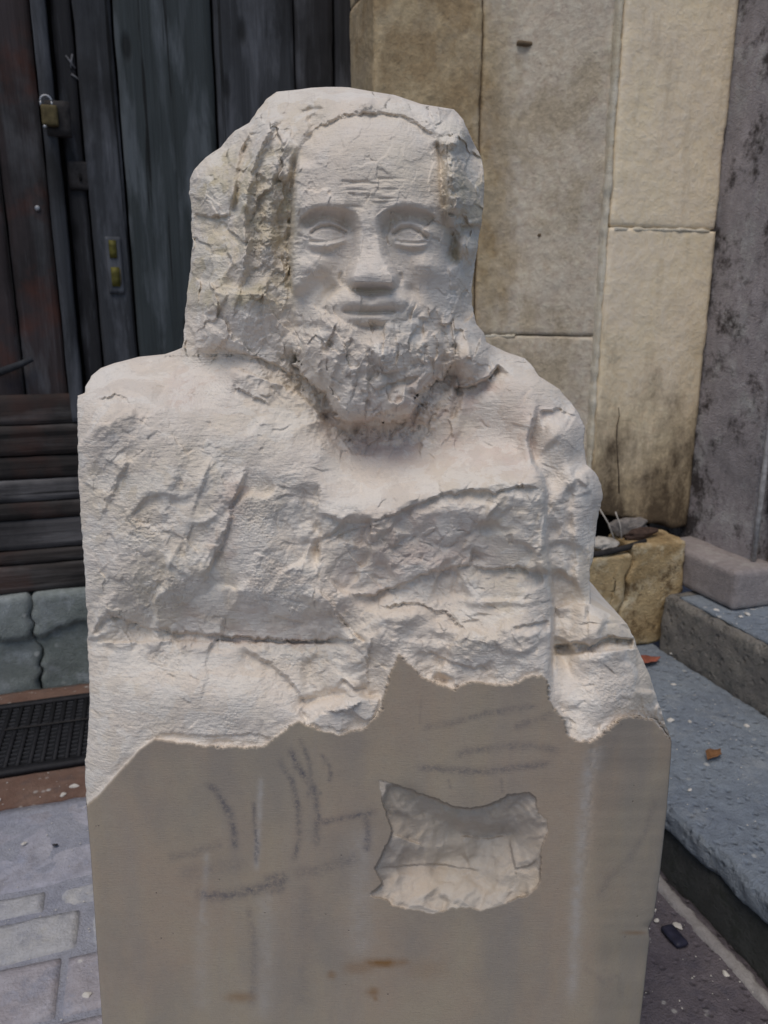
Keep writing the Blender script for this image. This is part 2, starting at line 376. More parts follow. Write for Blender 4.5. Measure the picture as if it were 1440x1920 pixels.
# ------------------------------------------------------------------ door
door = empty('wooden_door', W(0, 2.55, .32)); tag(door, 'old dark weathered plank door with horizontal bottom rails behind the carving', 'door')
DB = 2.50
planks = [(-1.6, -1.25, 1, 0), (-1.245, -.90, 0, 0), (-.895, -.60, 3, 0), (-.595, -.335, 3, 0), (-.331, -.215, 3, 0),
          (-.211, -.172, 0, -.030), (-.164, -.112, 1, .014), (-.107, -.008, 0, 0), (-.003, .263, 2, 0), (.269, .50, 0, 0), (.505, .62, 1, .004), (.626, .80, 1, 0)]
for i, (x0, x1, mi, off) in enumerate(planks):
    rbox('plank', x0, x1, DB+off, DB+.05+off, .84, 2.75, WOOD[mi], door, res=.02, bev=.005, amp=.0025, fs=10, seed=20+i)
tag(rbox('seam_strip', -.335, -.332, DB-.004, DB, .9, 2.75, DARK, door, res=.1, bev=0, amp=0), 'thin dark seam strip between the leaves')
rz = [(.322, .405), (.411, .452), (.458, .548), (.553, .602), (.607, .672), (.677, .742), (.748, .835), (.840, .925)]
for i, (z0, z1) in enumerate(rz):
    rbox('board', -1.6, .78, DB-.022-(.003 if i % 3 == 0 else 0), DB-.002, z0-.0015, z1+.0015, RAIL[1 if i in (2, 4) else 0], door, res=.02, bev=.0022, amp=.002, fs=9, seed=40+i)
rbox('backing', -1.62, .82, DB+.06, DB+.08, .3, 2.8, DARK, door, res=.5, bev=0, amp=0)
# lock plates, bolt, chalk
pl_ = rbox('lock_plate', -.158, -.092, DB+.002, DB+.013, 1.50, 1.575, IRON, door, res=.01, bev=.002, amp=.0008)
rbox('keyhole', -.129, -.121, DB-.003, DB+.003, 1.523, 1.542, DARK, pl_, res=.01, bev=.001, amp=0)
bp = rbox('latch_plate', -.073, -.030, DB-.007, DB-.001, 1.215, 1.375, WOOD[0], door, res=.01, bev=.001, amp=.0004)
OLIVE = plain('olive_brass', (.10, .09, .02), .6, .3)
rbox('slot', -.064, -.043, DB-.011, DB-.006, 1.315, 1.365, OLIVE, bp, res=.02, bev=.001, amp=0)
rbox('slot', -.064, -.040, DB-.011, DB-.006, 1.235, 1.29, OLIVE, bp, res=.02, bev=.001, amp=0)
V, Fc = tube([W(-.052+.020*cos(t), DB-.013, 1.238) for t in (1, 0)] , .002)
rbox('slot_rim', -.0385, -.036, DB-.013, DB-.006, 1.24, 1.285, BRASS, bp, res=.02, bev=.001, amp=0)
# round bolt head
def disc(name, a, b, z, r, d, mat, parent, n=14):
    V = []; Fc = []
    for j, (rr, dd) in enumerate(((1, 0), (.95, -.5), (.7, -.85), (.3, -1))):
        for q in range(n): V.append(W(a+r*rr*cos(2*pi*q/n), b+d*dd, z+r*rr*sin(2*pi*q/n)))
    for j in range(3):
        for q in range(n): Fc.append((j*n+q, j*n+(q+1) % n, (j+1)*n+(q+1) % n, (j+1)*n+q))
    Fc.append(tuple(range(3*n, 4*n))); return mesh_np(name, V, Fc, mat, parent)
disc('bolt_head', -.246, DB, 1.445, .0085, .007, STEEL, door)
for (pa_, pb_) in (((-.135, 1.845), (-.113, 1.815)), ((-.118, 1.85), (-.125, 1.815)), ((-.125, 1.80), (-.105, 1.787))):
    V, Fc = tube([W(pa_[0], DB+.0125, pa_[1]), W(pb_[0], DB+.0125, pb_[1])], .003, 6); mesh_np('chalk_mark', V, Fc, CHALK, door)
V, Fc = tube([W(-.40, DB-.02, .99), W(-.34, DB-.03, 1.012), W(-.30, DB-.025, 1.03)], [.012, .010, .008]); mesh_np('latch_bar', V, Fc, WOOD[0], door)
# padlock
pk = empty('padlock', W(-.19, DB-.05, 1.62)); tag(pk, 'small brass padlock with steel shackle hanging on the dark door batten', 'padlock')
rbox('body', -.207, -.165, DB-.062, DB-.040, 1.650, 1.703, BRASS, pk, res=.006, bev=.005, amp=.0003)
V, Fc = tube([W(-.192+.014*cos(t), DB-.051, 1.700+.012+.014*sin(t)) if 0 <= t <= pi else None for t in np.linspace(0, pi, 12)], .0035)
V2, F2 = tube([W(-.178, DB-.051, 1.70), W(-.178, DB-.051, 1.712)], .0035); V3, F3 = tube([W(-.206, DB-.051, 1.70), W(-.206, DB-.051, 1.712)], .0035)
Va = V+V2+V3; Fa = Fc+[tuple(i+len(V) for i in f) for f in F2]+[tuple(i+len(V)+len(V2) for i in f) for f in F3]
mesh_np('shackle', Va, Fa, STEEL, pk)
disc('keyway', -.200, DB-.063, 1.646, .005, .004, STEEL, pk)
hs = tag(rbox('hasp', -.20, -.135, DB-.038, DB-.012, 1.63, 1.72, IRON, door, res=.02, bev=.003, amp=.001), None)

# ------------------------------------------------------------------ left jamb wall (one stone wall made of blocks)
jamb = empty('door_jamb', W(.9, 2.4, 0)); tag(jamb, 'tan and grey stone door jamb of large blocks beside the dark door', 'wall')
jz = [(0, .52), (.523, 1.087), (1.0885, 2.03), (2.0315, 2.8)]
jz2 = [(0, .40), (.402, 1.092), (1.0935, 2.8)]
for i, (z0, z1) in enumerate(jz):
    rbox('stone', .673, .992, 2.25, 2.53, z0, z1, JAMB, jamb, res=.012, bev=.0035, amp=.0045, fs=8, seed=60+i, fine=.0015)
def oblique(Q):
    Q = Q.copy(); t = np.clip((Q[:, 0]-1.137)/(1.275-1.137), 0, 1.2); front = np.clip((2.5-Q[:, 1])/.25, 0, 1)
    Q[:, 1] -= t*.222*front; return Q
for i, (z0, z1) in enumerate(jz2):
    rbox('stone', .999, 1.283, 2.25, 2.53, z0, z1, JAMB, jamb, res=.012, bev=.0035, amp=.004, fs=8, seed=70+i, fine=.0015, shape=oblique)
rbox('joint', .69, 1.26, 2.262, 2.52, 0, 2.58, JOINT, jamb, res=.03, bev=.0, amp=.002)
rbox('mortar', .68, 1.135, 2.2455, 2.27, 1.088, 1.100, MORTAR, jamb, res=.007, bev=.002, amp=.005, fs=35, seed=85, warp=.008)
for (x0, x1, zz) in ((1.10, 1.17, 1.905), (1.168, 1.212, 1.38)):   # putlog slots: short raised mortar ridges
    rbox('mortar_ridge', x0, x1, 2.237-(max(0, x0-1.137)*1.6), 2.26, zz, zz+.012, JOINT, jamb, res=.008, bev=.003, amp=.001)

# ------------------------------------------------------------------ pilaster
pil = empty('stone_pilaster', W(1.45, 2.1, .5)); tag(pil, 'pale tall stone pilaster with brown damp stains above its ragged foot', 'pilaster')
def pil_low(Q):
    Q = Q.copy(); m = np.clip((.80-Q[:, 2])/.30, 0, 1)
    lift = .085*np.clip((1.60-Q[:, 0])/.32, 0, 1) + .02*fbm(np.stack([Q[:, 0]*18, Q[:, 1]*9, Q[:, 2]*0], 1), 3, 3)
    Q[:, 2] += m*lift; return Q
rbox('stone', 1.290, 1.652, 2.0, 2.4, .485, 1.3945, PIL, pil, res=.012, bev=.0035, amp=.0035, fs=8, seed=81, shape=pil_low, fine=.0015)
rbox('mortar', 1.297, 1.63, 1.9965, 2.01, 1.3885, 1.4005, MORTAR, pil, res=.006, bev=.002, amp=.005, fs=40, seed=84, warp=.012)
rbox('stone', 1.293, 1.650, 2.001, 2.4, 1.3955, 2.7, PIL, pil, res=.012, bev=.0035, amp=.0035, fs=8, seed=82, fine=.0015)
rbox('mortar', 1.276, 1.292, 2.006, 2.4, .6, 2.7, MORTAR, pil, res=.009, bev=.004, amp=.006, fs=28, seed=83, maxn=260)
# a thin crack root up the foot
V, Fc = tube([W(a, 1.9985, z) for a, z in ((1.385, .62), (1.378, .68), (1.370, .73), (1.362, .78), (1.360, .83), (1.366, .86), (1.360, .885))], [.002, .002, .002, .0016, .0014, .001, .0008], 6)
mesh_np('dry_root', V, Fc, plain('root', (.07, .05, .035)), pil)

# ------------------------------------------------------------------ dark wall at right with plinth
dw = empty('rendered_wall', W(1.8, 1.8, .3)); tag(dw, 'dark stained rendered side wall standing at the right of the pilaster', 'wall')
rbox('wall_face', 1.654, 2.6, 1.72, 2.4, .34, 2.7, RENDER, dw, res=.012, bev=.014, amp=.006, fs=6, seed=90, fine=.003)
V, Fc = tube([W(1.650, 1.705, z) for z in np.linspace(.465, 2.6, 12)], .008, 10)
mesh_np('corner_highlight', V, Fc, plain('highlight_grey', (.36, .345, .34), .7), dw)  # added pale tube, paints the highlight along the wall's rounded corner
rbox('plinth', 1.535, 1.70, 1.640, 1.992, .345, .462, PLINTH, dw, res=.010, bev=.012, amp=.004, fs=12, seed=91)
rbox('quoin', 1.703, 2.6, 1.60, 1.712, .345, .62, YEL, dw, res=.02, bev=.012, amp=.008, fs=12, seed=92)
rbox('quoin', 1.672, 2.6, 1.60, 1.712, .625, 2.7, RENDER, dw, res=.015, bev=.012, amp=.008, fs=9, seed=93)

# ------------------------------------------------------------------ steps
st = tag(rbox('lower_step', .985, 1.44, -.4, 2.24, -.05, .112, RISER, res=.014, bev=.01, amp=.007, fs=14, seed=100, fine=.003), kind='structure')
def nose(Q):
    Q = Q.copy(); m = Q[:, 0] < 1.05
    Q[:, 0] += np.where(m, .016*fbm(np.stack([Q[:, 0]*0, Q[:, 1]*9, Q[:, 0]*0], 1), 3, 4), 0); return Q
rbox('tread', .966, 1.452, -.4, 2.24, .114, .17, SLATE, st, res=.007, maxn=420, bev=.014, amp=.0055, fs=38, seed=101, shape=nose, fine=.0015)
st2 = tag(rbox('upper_step', 1.454, 2.6, -.4, 1.842, .10, .338, RISER2, res=.011, maxn=260, bev=.018, amp=.009, fs=16, seed=102, fine=.003), kind='structure')
rbox('tread', 1.475, 2.6, -.4, 1.79, .336, .345, SLATE, st2, res=.014, bev=.003, amp=.003, fs=18, seed=103)
# the yellow block under the pilaster, in two cracked stones
bn = empty('sandstone_block', W(1.35, 1.93, .17)); tag(bn, 'cracked yellow brown sandstone block at the foot of the pilaster', 'stone block')
def bshape(Q):
    Q = Q.copy()
    cx = 1.352 - .05*np.clip((.47-Q[:, 2])/.3, 0, 1) + .006*np.sin(Q[:, 2]*60)
    Q[:, 0] = np.where(Q[:, 0] < 1.4, np.where(Q[:, 0] > 1.30, cx-.003+(Q[:, 0]-1.352), Q[:, 0]), Q[:, 0]); return Q
def bshape2(Q):
    Q = Q.copy(); t = np.clip((1.47-Q[:, 0])/.118, 0, 1)
    Q[:, 0] += t*(-.05*np.clip((.47-Q[:, 2])/.3, 0, 1) + .006*np.sin(Q[:, 2]*60))
    r = np.clip((Q[:, 0]-1.45)/.08, 0, 1)
    Q[:, 0] += r*np.where(Q[:, 2] < .33, -.055, 0) + r*.012*fbm(Q*30, 2, 5); return Q
rbox('stone', 1.12, 1.349, 1.850, 1.99, .172, .468, YEL, bn, res=.008, bev=.005, amp=.006, fs=14, seed=110, shape=bshape)
rbox('stone', 1.352, 1.536, 1.848, 1.99, .172, .496, YEL, bn, res=.008, bev=.006, amp=.006, fs=16, seed=111, shape=bshape2)
rbox('hollow', 1.15, 1.56, 2.07, 2.14, .2, .64, DARK, bn, res=.03, bev=.0, amp=.004)  # near-black slab that paints the shade inside the cavity under the pilaster

# debris on the ledge
def rock(name, a, b, z, r, mat, seed, sq=(1, 1, .7), rot=0, parent=None):
    P, Fc = box_grid((9, 9, 9)); Q = P*2-1; Q = Q/np.linalg.norm(Q, axis=1, keepdims=True)
    d = 1+.35*fbm(Q*1.6+seed, 3, seed)
    for q in range(5):
        nrm = RNG.normal(size=3); nrm /= np.linalg.norm(nrm); t = Q@nrm; d = np.where(t*d > .72, .72/np.maximum(t, .1), d)
    Q = Q*d[:, None]*np.array(sq)*r; c, s_ = cos(rot), sin(rot); Q = np.stack([Q[:, 0]*c-Q[:, 1]*s_, Q[:, 0]*s_+Q[:, 1]*c, Q[:, 2]], 1)
    Q += np.array([a, b, z]) ; V = np.stack([Q[:, 0]*E1[0]+Q[:, 1]*E2[0], Q[:, 0]*E1[1]+Q[:, 1]*E2[1], Q[:, 2]], 1)
    return mesh_np(name, V, Fc, mat, parent, smooth=False)
PALE = plain('pale_rubble', (.42, .39, .35), .95)
tag(rock('rubble_stone', 1.27, 1.905, .492, .05, PALE, 3, (1.3, .7, .5)), 'pale grey lump of rubble on the ledge nearest the carving', 'rubble')
tag(rock('rubble_stone', 1.385, 1.945, .522, .055, plain('grey_rubble', (.20, .18, .165), .95), 5, (1.35, .5, .55), .1), 'flat grey brown lump of rubble lying deeper on the ledge below the stained pilaster', 'rubble')
tag(rock('wood_scrap', 1.41, 1.91, .510, .05, plain('rotten_wood', (.07, .045, .035), .95), 8, (1.3, .45, .35), .05), 'reddish brown rotten wood scrap lying on the sandstone block', 'wood scrap')
V, Fc = tube([W(1.16, 1.862, .478), W(1.24, 1.86, .478), W(1.33, 1.864, .486), W(1.40, 1.868, .502)], [.010, .010, .010, .006], 8)
tag(mesh_np('iron_bar', V, Fc, IRON), 'dark rusty iron bar lying along the front edge of the yellow block', 'iron bar')
for i, (a0, z0, a1, z1) in enumerate(((1.27, .60, 1.32, .50), (1.33, .58, 1.345, .50))):
    V, Fc = tube([W(a0, 1.93, z0), W((a0+a1)/2+.006, 1.92, (z0+z1)/2), W(a1, 1.91, z1)], .0022, 6)
    tag(mesh_np('twig', V, Fc, PALE), ['thin pale twig slanting across the dark hollow under the pilaster', 'short upright pale twig in the dark hollow under the pilaster'][i], 'twig')

# ------------------------------------------------------------------ grid mat
mat_ = empty('door_mat', W(-.6, 2.14, .004)); tag(mat_, 'black rubber grid mat lying before the door on the reddish strip', 'mat')
A0, A1, B0, B1 = -1.05, -.05, 1.945, 2.34
for (x0, x1, y0, y1) in ((A0, A1, B0, B0+.028), (A0, A1, B1-.022, B1), (A0, A0+.02, B0+.029, B1-.023), (A1-.02, A1, B0+.029, B1-.023)):
    rbox('border', x0, x1, y0, y1, .005, .022, RUBBER, mat_, res=.05, bev=.003, amp=.0005)
rbox('sheet', A0+.003, A1-.003, B0+.003, B1-.003, .004, .0075, DARK, mat_, res=.2, bev=0, amp=0)
xx = A0+.03; i = 0
while xx < A1-.035:
    rbox('bar', xx, xx+.011, B0+.029, B1-.023, .008, .019, RUBBER, mat_, res=.2, bev=.002, amp=0); xx += .030; i += 1
Vr, Fr = [], []; yy = B0+.045
while yy < B1-.03:
    xx = A0+.0415
    while xx < A1-.04:
        q = len(Vr)
        for (u, v, z) in ((0, 0, .008), (.018, 0, .008), (.018, .010, .008), (0, .010, .008), (.001, .001, .0165), (.017, .001, .0165), (.017, .009, .0165), (.001, .009, .0165)): Vr.append(W(xx+u, yy+v, z))
        Fr += [(q+4, q+5, q+6, q+7), (q, q+1, q+5, q+4), (q+1, q+2, q+6, q+5), (q+2, q+3, q+7, q+6), (q+3, q, q+4, q+7)]; xx += .030
    yy += .022
tag(mesh_np('rung', Vr, Fr, plain('worn_rubber', (.032, .033, .037), .6), mat_, smooth=False), kind='stuff')
V, Fc = tube([W(-.44, 2.17, .023), W(-.1, 2.165, .023)], .003, 6); mesh_np('wire', V, Fc, IRON, mat_)

# ------------------------------------------------------------------ small litter
def leaf(name, a, b, z, L, rot, mat, label):
    V = []; Fc = []; n = 8
    for i in range(n+1):
        t = i/n; wv = .34*L*sin(pi*min(1, t*1.02+.02))**.8*(1-.35*t)
        for s_ in (-1, 0, 1):
            x = (t-.5)*L; y = s_*wv*(1+.12*sin(i*4.0)); zz = .004+.012*abs(s_)*(.5+.5*sin(t*5))+.010*t*t
            c, q = cos(rot), sin(rot); V.append(W(a+x*c-y*q, b+x*q+y*c, z+zz))
    for i in range(n):
        for j in (0, 1): Fc.append((i*3+j, (i+1)*3+j, (i+1)*3+j+1, i*3+j+1))
    o = mesh_np(name, V, Fc, mat); md = o.modifiers.new('solid', 'SOLIDIFY'); md.thickness = .0012
    return tag(o, label, 'leaf')
leaf('fallen_leaf', 1.345, 1.735, .172, .085, .05, plain('red_leaf', (.30, .10, .065), .7), 'red orange fallen leaf on the step beside the carving')
leaf('fallen_leaf', 1.185, 1.268, .172, .052, .35, plain('brown_leaf', (.20, .10, .045), .6), 'small brown curled leaf on the middle of the blue grey step')
lt = tag(rbox('bottle_cap', .876, .904, .972, 1.024, .001, .012, plain('navy_plastic', (.03, .03, .05), .4), res=.006, bev=.005, amp=.0004), 'small dark navy plastic piece on the ground by the step', 'litter')
V, Fc = tube([W(-.262, 1.63, .004), W(-.2615, 1.632, .007)], .006, 10); tag(mesh_np('pebble', V, Fc, IRON), 'tiny dark round pebble on the big lilac paving slab', 'pebble')
cps = [(-.237, 1.854, .006, .0095), (-.262, 1.826, .006, .007), (-.41, 1.85, .006, .006), (-.170, 1.195, .003, .008), (-.33, 1.66, .003, .006), (.915, 1.02, .003, .008), (.895, 1.07, .003, .006),
       (.885, 1.045, .003, .005), (.925, .90, .003, .006), (1.33, 1.60, .172, .006), (1.20, 1.44, .172, .009), (1.36, 1.36, .172, .007), (1.50, 1.66, .347, .007), (1.53, 1.60, .347, .006), (1.56, 1.61, .347, .008), (1.455, 1.77, .172, .006), (1.05, 1.18, .172, .005), (1.24, 1.42, .172, .005)]
CHIPL = ['larger pale stone chip on the reddish strip just below the mat corner', 'small pale stone chip at the edge of reddish strip and lilac slab', 'pale stone chip on the reddish strip at the far left below the mat',
 'pale stone chip in the bluish joint beside the sawn block', 'pale speck of stone on the big lilac slab at the far left', 'largest pale stone chip behind the navy plastic piece by the step', 'small pale stone chip farthest up the ground beside the mortar seam',
 'small pale stone chip between the navy plastic piece and the mortar seam', 'pale stone chip on the ground in front of the navy plastic piece', 'pale stone chip on the lower step close to the rough riser', 'white stone crumb in the middle of the lower step behind the brown leaf',
 'white stone chip on the lower step against the right riser', 'white stone chip on the upper step under the plinth corner', 'small white stone chip on the upper step in front of the plinth', 'biggest white stone chip on the upper step in front of the plinth',
 'white stone chip at the far end of the lower step by the sandstone block', 'small pale stone chip near the nosing of the lower step', 'tiny pale stone chip beside the larger white crumb on the lower step']
for i, (a, b, z, r) in enumerate(cps):
    o = rock('stone_chip', a, b, z, r, CHIPM, 30+i, (1.2, .9, .5), i)
    tag(o, CHIPL[i], 'stone chip', 'pale limestone chips scattered on the ground and steps')
# fine dust of chips over pavement and steps
Vd, Fd = [], []
def scat(nn, a0, a1, b0, b1, z):
    for _ in range(nn):
        a, b = random.uniform(a0, a1), random.uniform(b0, b1); r = random.uniform(.0008, .0026); q = len(Vd)
        for kk in range(4): an = kk*pi/2+random.random(); Vd.append(W(a+r*cos(an), b+r*sin(an)*.8, z))
        Vd.append(W(a, b, z+r*.8)); Fd.extend([(q, q+1, q+4), (q+1, q+2, q+4), (q+2, q+3, q+4), (q+3, q, q+4)])
scat(500, -.7, .3, .9, 1.8, .002); scat(160, -.7, .1, 1.82, 2.44, .006); scat(420, .4, .96, .5, 1.6, .003); scat(260, 1.0, 1.44, .7, 1.84, .172); scat(120, 1.47, 1.7, 1.2, 1.64, .348)
tag(mesh_np('stone_dust', Vd, Fd, CHIPM, smooth=False), 'fine scatter of pale stone crumbs over the paving and steps', 'stone dust', kind='stuff')

# ================================================================== THE CARVING
exec_sculpt = True
PXM = .80/1440; Y0 = .80
def interp(pts, y): p = np.array(pts, float); return np.interp(y, p[:, 1], p[:, 0])
LEFT = [(612, 163), (585, 164.5), (560, 168), (520, 172), (500, 186), (485, 205), (468, 230), (440, 245), (415, 275), (385, 296), (365, 318), (357, 335), (355, 365), (360, 400), (358, 430), (362, 450), (358, 490), (352, 540), (347, 590),
        (345, 640), (342, 652), (325, 659), (310, 664), (260, 669), (215, 681), (190, 690), (172, 705), (160, 725), (159, 737), (146, 742), (145, 760), (147, 900), (152, 980), (160, 1090), (163, 1150), (165, 1220), (168, 1300),
        (166, 1370), (160, 1420), (160, 1460), (162, 1510), (170, 1600), (180, 1750), (192, 1920), (212, 2207)]
RIGHT = [(640, 163), (655, 163.8), (690, 170), (740, 178), (790, 195), (850, 205), (870, 225), (885, 262), (903, 295), (908, 340), (907, 385), (902, 415), (894, 476), (885, 527), (885, 570), (894, 609), (907, 626), (912, 641), (920, 646), (950, 660), (985, 672),
         (1000, 690), (1010, 705), (1050, 730), (1070, 755), (1085, 775), (1098, 800), (1095, 830), (1100, 870), (1115, 885), (1128, 910), (1130, 935), (1122, 960), (1117, 1000), (1113, 1040), (1105, 1070), (1107, 1133), (1140, 1150),
         (1175, 1170), (1188, 1195), (1195, 1215), (1215, 1260), (1235, 1320), (1248, 1360), (1259, 1388), (1258, 1420), (1250, 1520), (1238, 1630), (1226, 1720), (1216, 1738), (1218, 1760), (1210, 1830), (1200, 1920), (1170, 2207)]
# rows at even arc length along the silhouettes
ys = np.arange(163, 2207, .1); L_ = interp(LEFT, ys); R_ = interp(RIGHT, ys)
ds = np.maximum(np.hypot(np.gradient(L_), .1)*.55, np.maximum(np.hypot(np.gradient(R_), .1)*.55, .1)); ds = np.where(ys > 1740, ds*.25, ds)
cum = np.concatenate([[0], np.cumsum(ds[:-1])]); STEP = 1.55
rowy = np.interp(np.arange(0, cum[-1], STEP), cum, ys); rowy[-1] = 2207
NR, NC = len(rowy), 660
u = np.linspace(0, 1, NC)
xl = interp(LEFT, rowy); xr = interp(RIGHT, rowy)
jl = fbm2(rowy/14, rowy*0+3, 4, 1)*3.0*(rowy < 1500); jr = fbm2(rowy/14, rowy*0+9, 4, 2)*3.0*(rowy < 1400) + fbm2(rowy/30, rowy*0, 3, 3)*.8
xl = xl+jl*.8; xr = xr+jr*.8
PX = (xl[:, None] + (xr-xl)[:, None]*u[None]).ravel(); PY = np.repeat(rowy, NC)
NP = len(PX)

# base form: scattered depth readings in hundredths of the block, interpolated
CP = [
 # crown and forehead
 (625,164,-235),(560,172,-235),(690,174,-235),(520,190,-190),(600,188,-132),(690,186,-122),(770,198,-135),(850,215,-185),(880,280,-240),
 (600,228,-104),(695,218,-92),(770,230,-104),(556,262,-100),(820,262,-108),
 (590,290,-66),(650,270,-55),(695,270,-52),(760,280,-60),(815,300,-95),(560,310,-90),
 (570,350,-74),(620,340,-46),(695,340,-40),(770,340,-46),(815,350,-78),(695,385,-36),(615,378,-42),(772,378,-43),(560,392,-78),(828,392,-86),
 # eye level
 (556,440,-98),(600,440,-70),(640,440,-76),(692,440,-66),(745,440,-76),(785,440,-72),(828,440,-104),
 (552,500,-108),(590,495,-74),(635,500,-80),(697,500,-64),(755,500,-80),(795,500,-80),(835,500,-118),
 (548,560,-122),(590,560,-84),(630,540,-80),(697,549,-66),(765,540,-80),(655,566,-31),(697,568,-31),(738,566,-31),(620,575,-56),(775,575,-58),(800,560,-92),(840,560,-132),
 (640,588,-46),(697,590,-40),(750,588,-46),(600,600,-66),(795,600,-78),(697,615,-52),
 (550,620,-118),(590,640,-66),(640,650,-38),(700,650,-30),(750,650,-40),(800,650,-76),(850,640,-128),
 (565,690,-118),(620,700,-62),(690,705,-40),(750,705,-55),(800,700,-98),(840,700,-150),
 (600,735,-118),(650,760,-72),(700,765,-62),(700,784,-76),(652,780,-80),(748,777,-84),(760,755,-74),(800,745,-128),
 # under the beard, neck, collar
 (590,760,-138),(640,800,-135),(700,805,-138),(770,800,-138),(820,780,-142),(560,740,-128),(520,720,-122),
 (640,840,-150),(720,842,-158),(800,842,-155),(900,826,-152),(960,830,-142),
 (640,895,-84),(720,895,-84),(800,885,-86),(900,872,-88),(980,866,-92),
 (640,955,-16),(700,957,-8),(770,937,-6),(850,914,-8),(930,902,-10),(1000,902,-14),
 # hair at the left
 (530,300,-100),(524,400,-106),(522,480,-112),(518,560,-118),(520,640,-122),
 (500,258,-112),(495,330,-98),(490,400,-92),(485,470,-92),(480,540,-104),(470,610,-110),(480,660,-118),
 (470,260,-178),(455,330,-128),(450,400,-116),(450,480,-104),(440,560,-108),(430,630,-118),
 (420,290,-205),(400,330,-180),(400,400,-160),(395,480,-150),(390,560,-146),(385,630,-140),
 (362,360,-225),(362,440,-215),(356,520,-210),(350,600,-205),(350,645,-190),
 # hair at the right
 (820,228,-118),(860,262,-128),(852,320,-98),(885,340,-175),(860,385,-108),(895,400,-175),(850,430,-140),(870,470,-150),(890,480,-200),(860,530,-168),(880,570,-215),
 (852,480,-158),(858,545,-172),(860,600,-170),(890,630,-170),(880,670,-132),(920,690,-160),(905,645,-185),
 # right chest and shoulder
 (880,730,-150),(950,700,-165),(1000,720,-160),(940,770,-140),(1040,760,-155),(990,800,-120),(930,655,-230),(985,680,-215),(1060,750,-200),
 # left shoulder, collar
 (180,705,-150),(260,680,-200),(330,672,-215),(400,680,-170),(200,740,-75),(280,730,-92),(350,735,-100),(430,735,-98),(500,760,-95),(560,800,-92),(600,850,-78),
 (180,800,-40),(260,800,-38),(350,810,-44),(440,820,-48),(520,850,-50),(580,900,-44),
 (165,900,-52),(250,900,-30),(340,900,-26),(430,910,-30),(510,930,-30),(590,960,-38),
 (165,1000,-44),(240,1000,-22),(330,1010,-16),(420,1020,-26),(520,1020,-16),(600,1030,-34),
 (170,1100,-50),(250,1110,-36),(340,1110,-28),(400,1100,-38),(480,1100,-26),(570,1110,-26),(640,1120,-38),
 (170,1180,-62),(260,1175,-76),(350,1180,-78),(450,1185,-76),(550,1190,-74),(640,1190,-52),
 (175,1230,-58),(260,1222,-70),(350,1222,-68),(450,1232,-64),(550,1240,-66),(620,1250,-56),
 (180,1300,-34),(260,1300,-26),(350,1300,-22),(450,1310,-20),(540,1310,-26),(600,1310,-40),(650,1320,-26),(620,1345,-20),
 (172,1400,-22),(230,1400,-10),(330,1370,-10),(450,1380,-10),(600,1365,-10),(690,1320,-22),(680,1260,-38),(170,1470,-16),(300,1360,-14),
 # middle mass
 (640,1010,-24),(720,1010,-18),(800,1000,-20),(880,990,-24),(960,980,-24),(1010,980,-26),
 (650,1080,-44),(720,1080,-46),(800,1060,-42),(870,1070,-50),(950,1070,-50),(1010,1070,-46),
 (700,1130,-56),(780,1120,-54),(860,1120,-54),(940,1130,-46),(1010,1130,-42),
 (720,1172,-16),(790,1185,-18),(860,1180,-24),(940,1180,-16),(1010,1190,-16),
 (730,1215,-8),(800,1240,-12),(880,1250,-14),(960,1250,-12),(1015,1250,-8),
 # right recess
 (1035,820,-105),(1070,830,-125),(1092,850,-165),(1040,900,-92),(1075,900,-95),(1118,915,-150),(1040,1000,-98),(1080,1000,-98),(1108,1000,-150),(1045,1080,-104),(1085,1080,-100),(1100,1080,-135),
 (1050,1130,-112),(1090,1135,-120),(1050,1165,-88),(1120,1175,-92),(1175,1180,-130),(1050,1200,-80),(1120,1200,-84),(1180,1200,-135),
 (1050,1230,-88),(1120,1225,-92),(1190,1225,-150),(1055,1290,-48),(1120,1290,-52),(1190,1290,-105),(1225,1320,-150),(1080,1370,-12),(1120,1360,-16),(1180,1330,-62),
]
CP = np.array(CP, float)
def rbf(P, V, X, Y, c=14.):
    D = np.sqrt(((P[:, None]-P[None])**2).sum(-1)+c*c); m = V.mean(); wt = np.linalg.solve(D-np.eye(len(P))*2.0, V-m)
    out = np.full(len(X), m)
    for (x, y), q in zip(P, wt): out += q*np.sqrt((X-x)**2+(Y-y)**2+c*c)
    return out
gx = np.arange(120, 1300, 5.); gy = np.arange(150, 1560, 5.)
GX, GY = np.meshgrid(gx, gy); GH = rbf(CP[:, :2], CP[:, 2], GX.ravel(), GY.ravel()).reshape(GX.shape)
def bil(G, X, Y):
    fx = np.clip((X-gx[0])/5, 0, len(gx)-1.001); fy = np.clip((Y-gy[0])/5, 0, len(gy)-1.001); i = fx.astype(int); j = fy.astype(int); a = fx-i; b = fy-j
    return G[j, i]*(1-a)*(1-b)+G[j, i+1]*a*(1-b)+G[j+1, i]*(1-a)*b+G[j+1, i+1]*a*b
h = bil(GH, PX, PY)

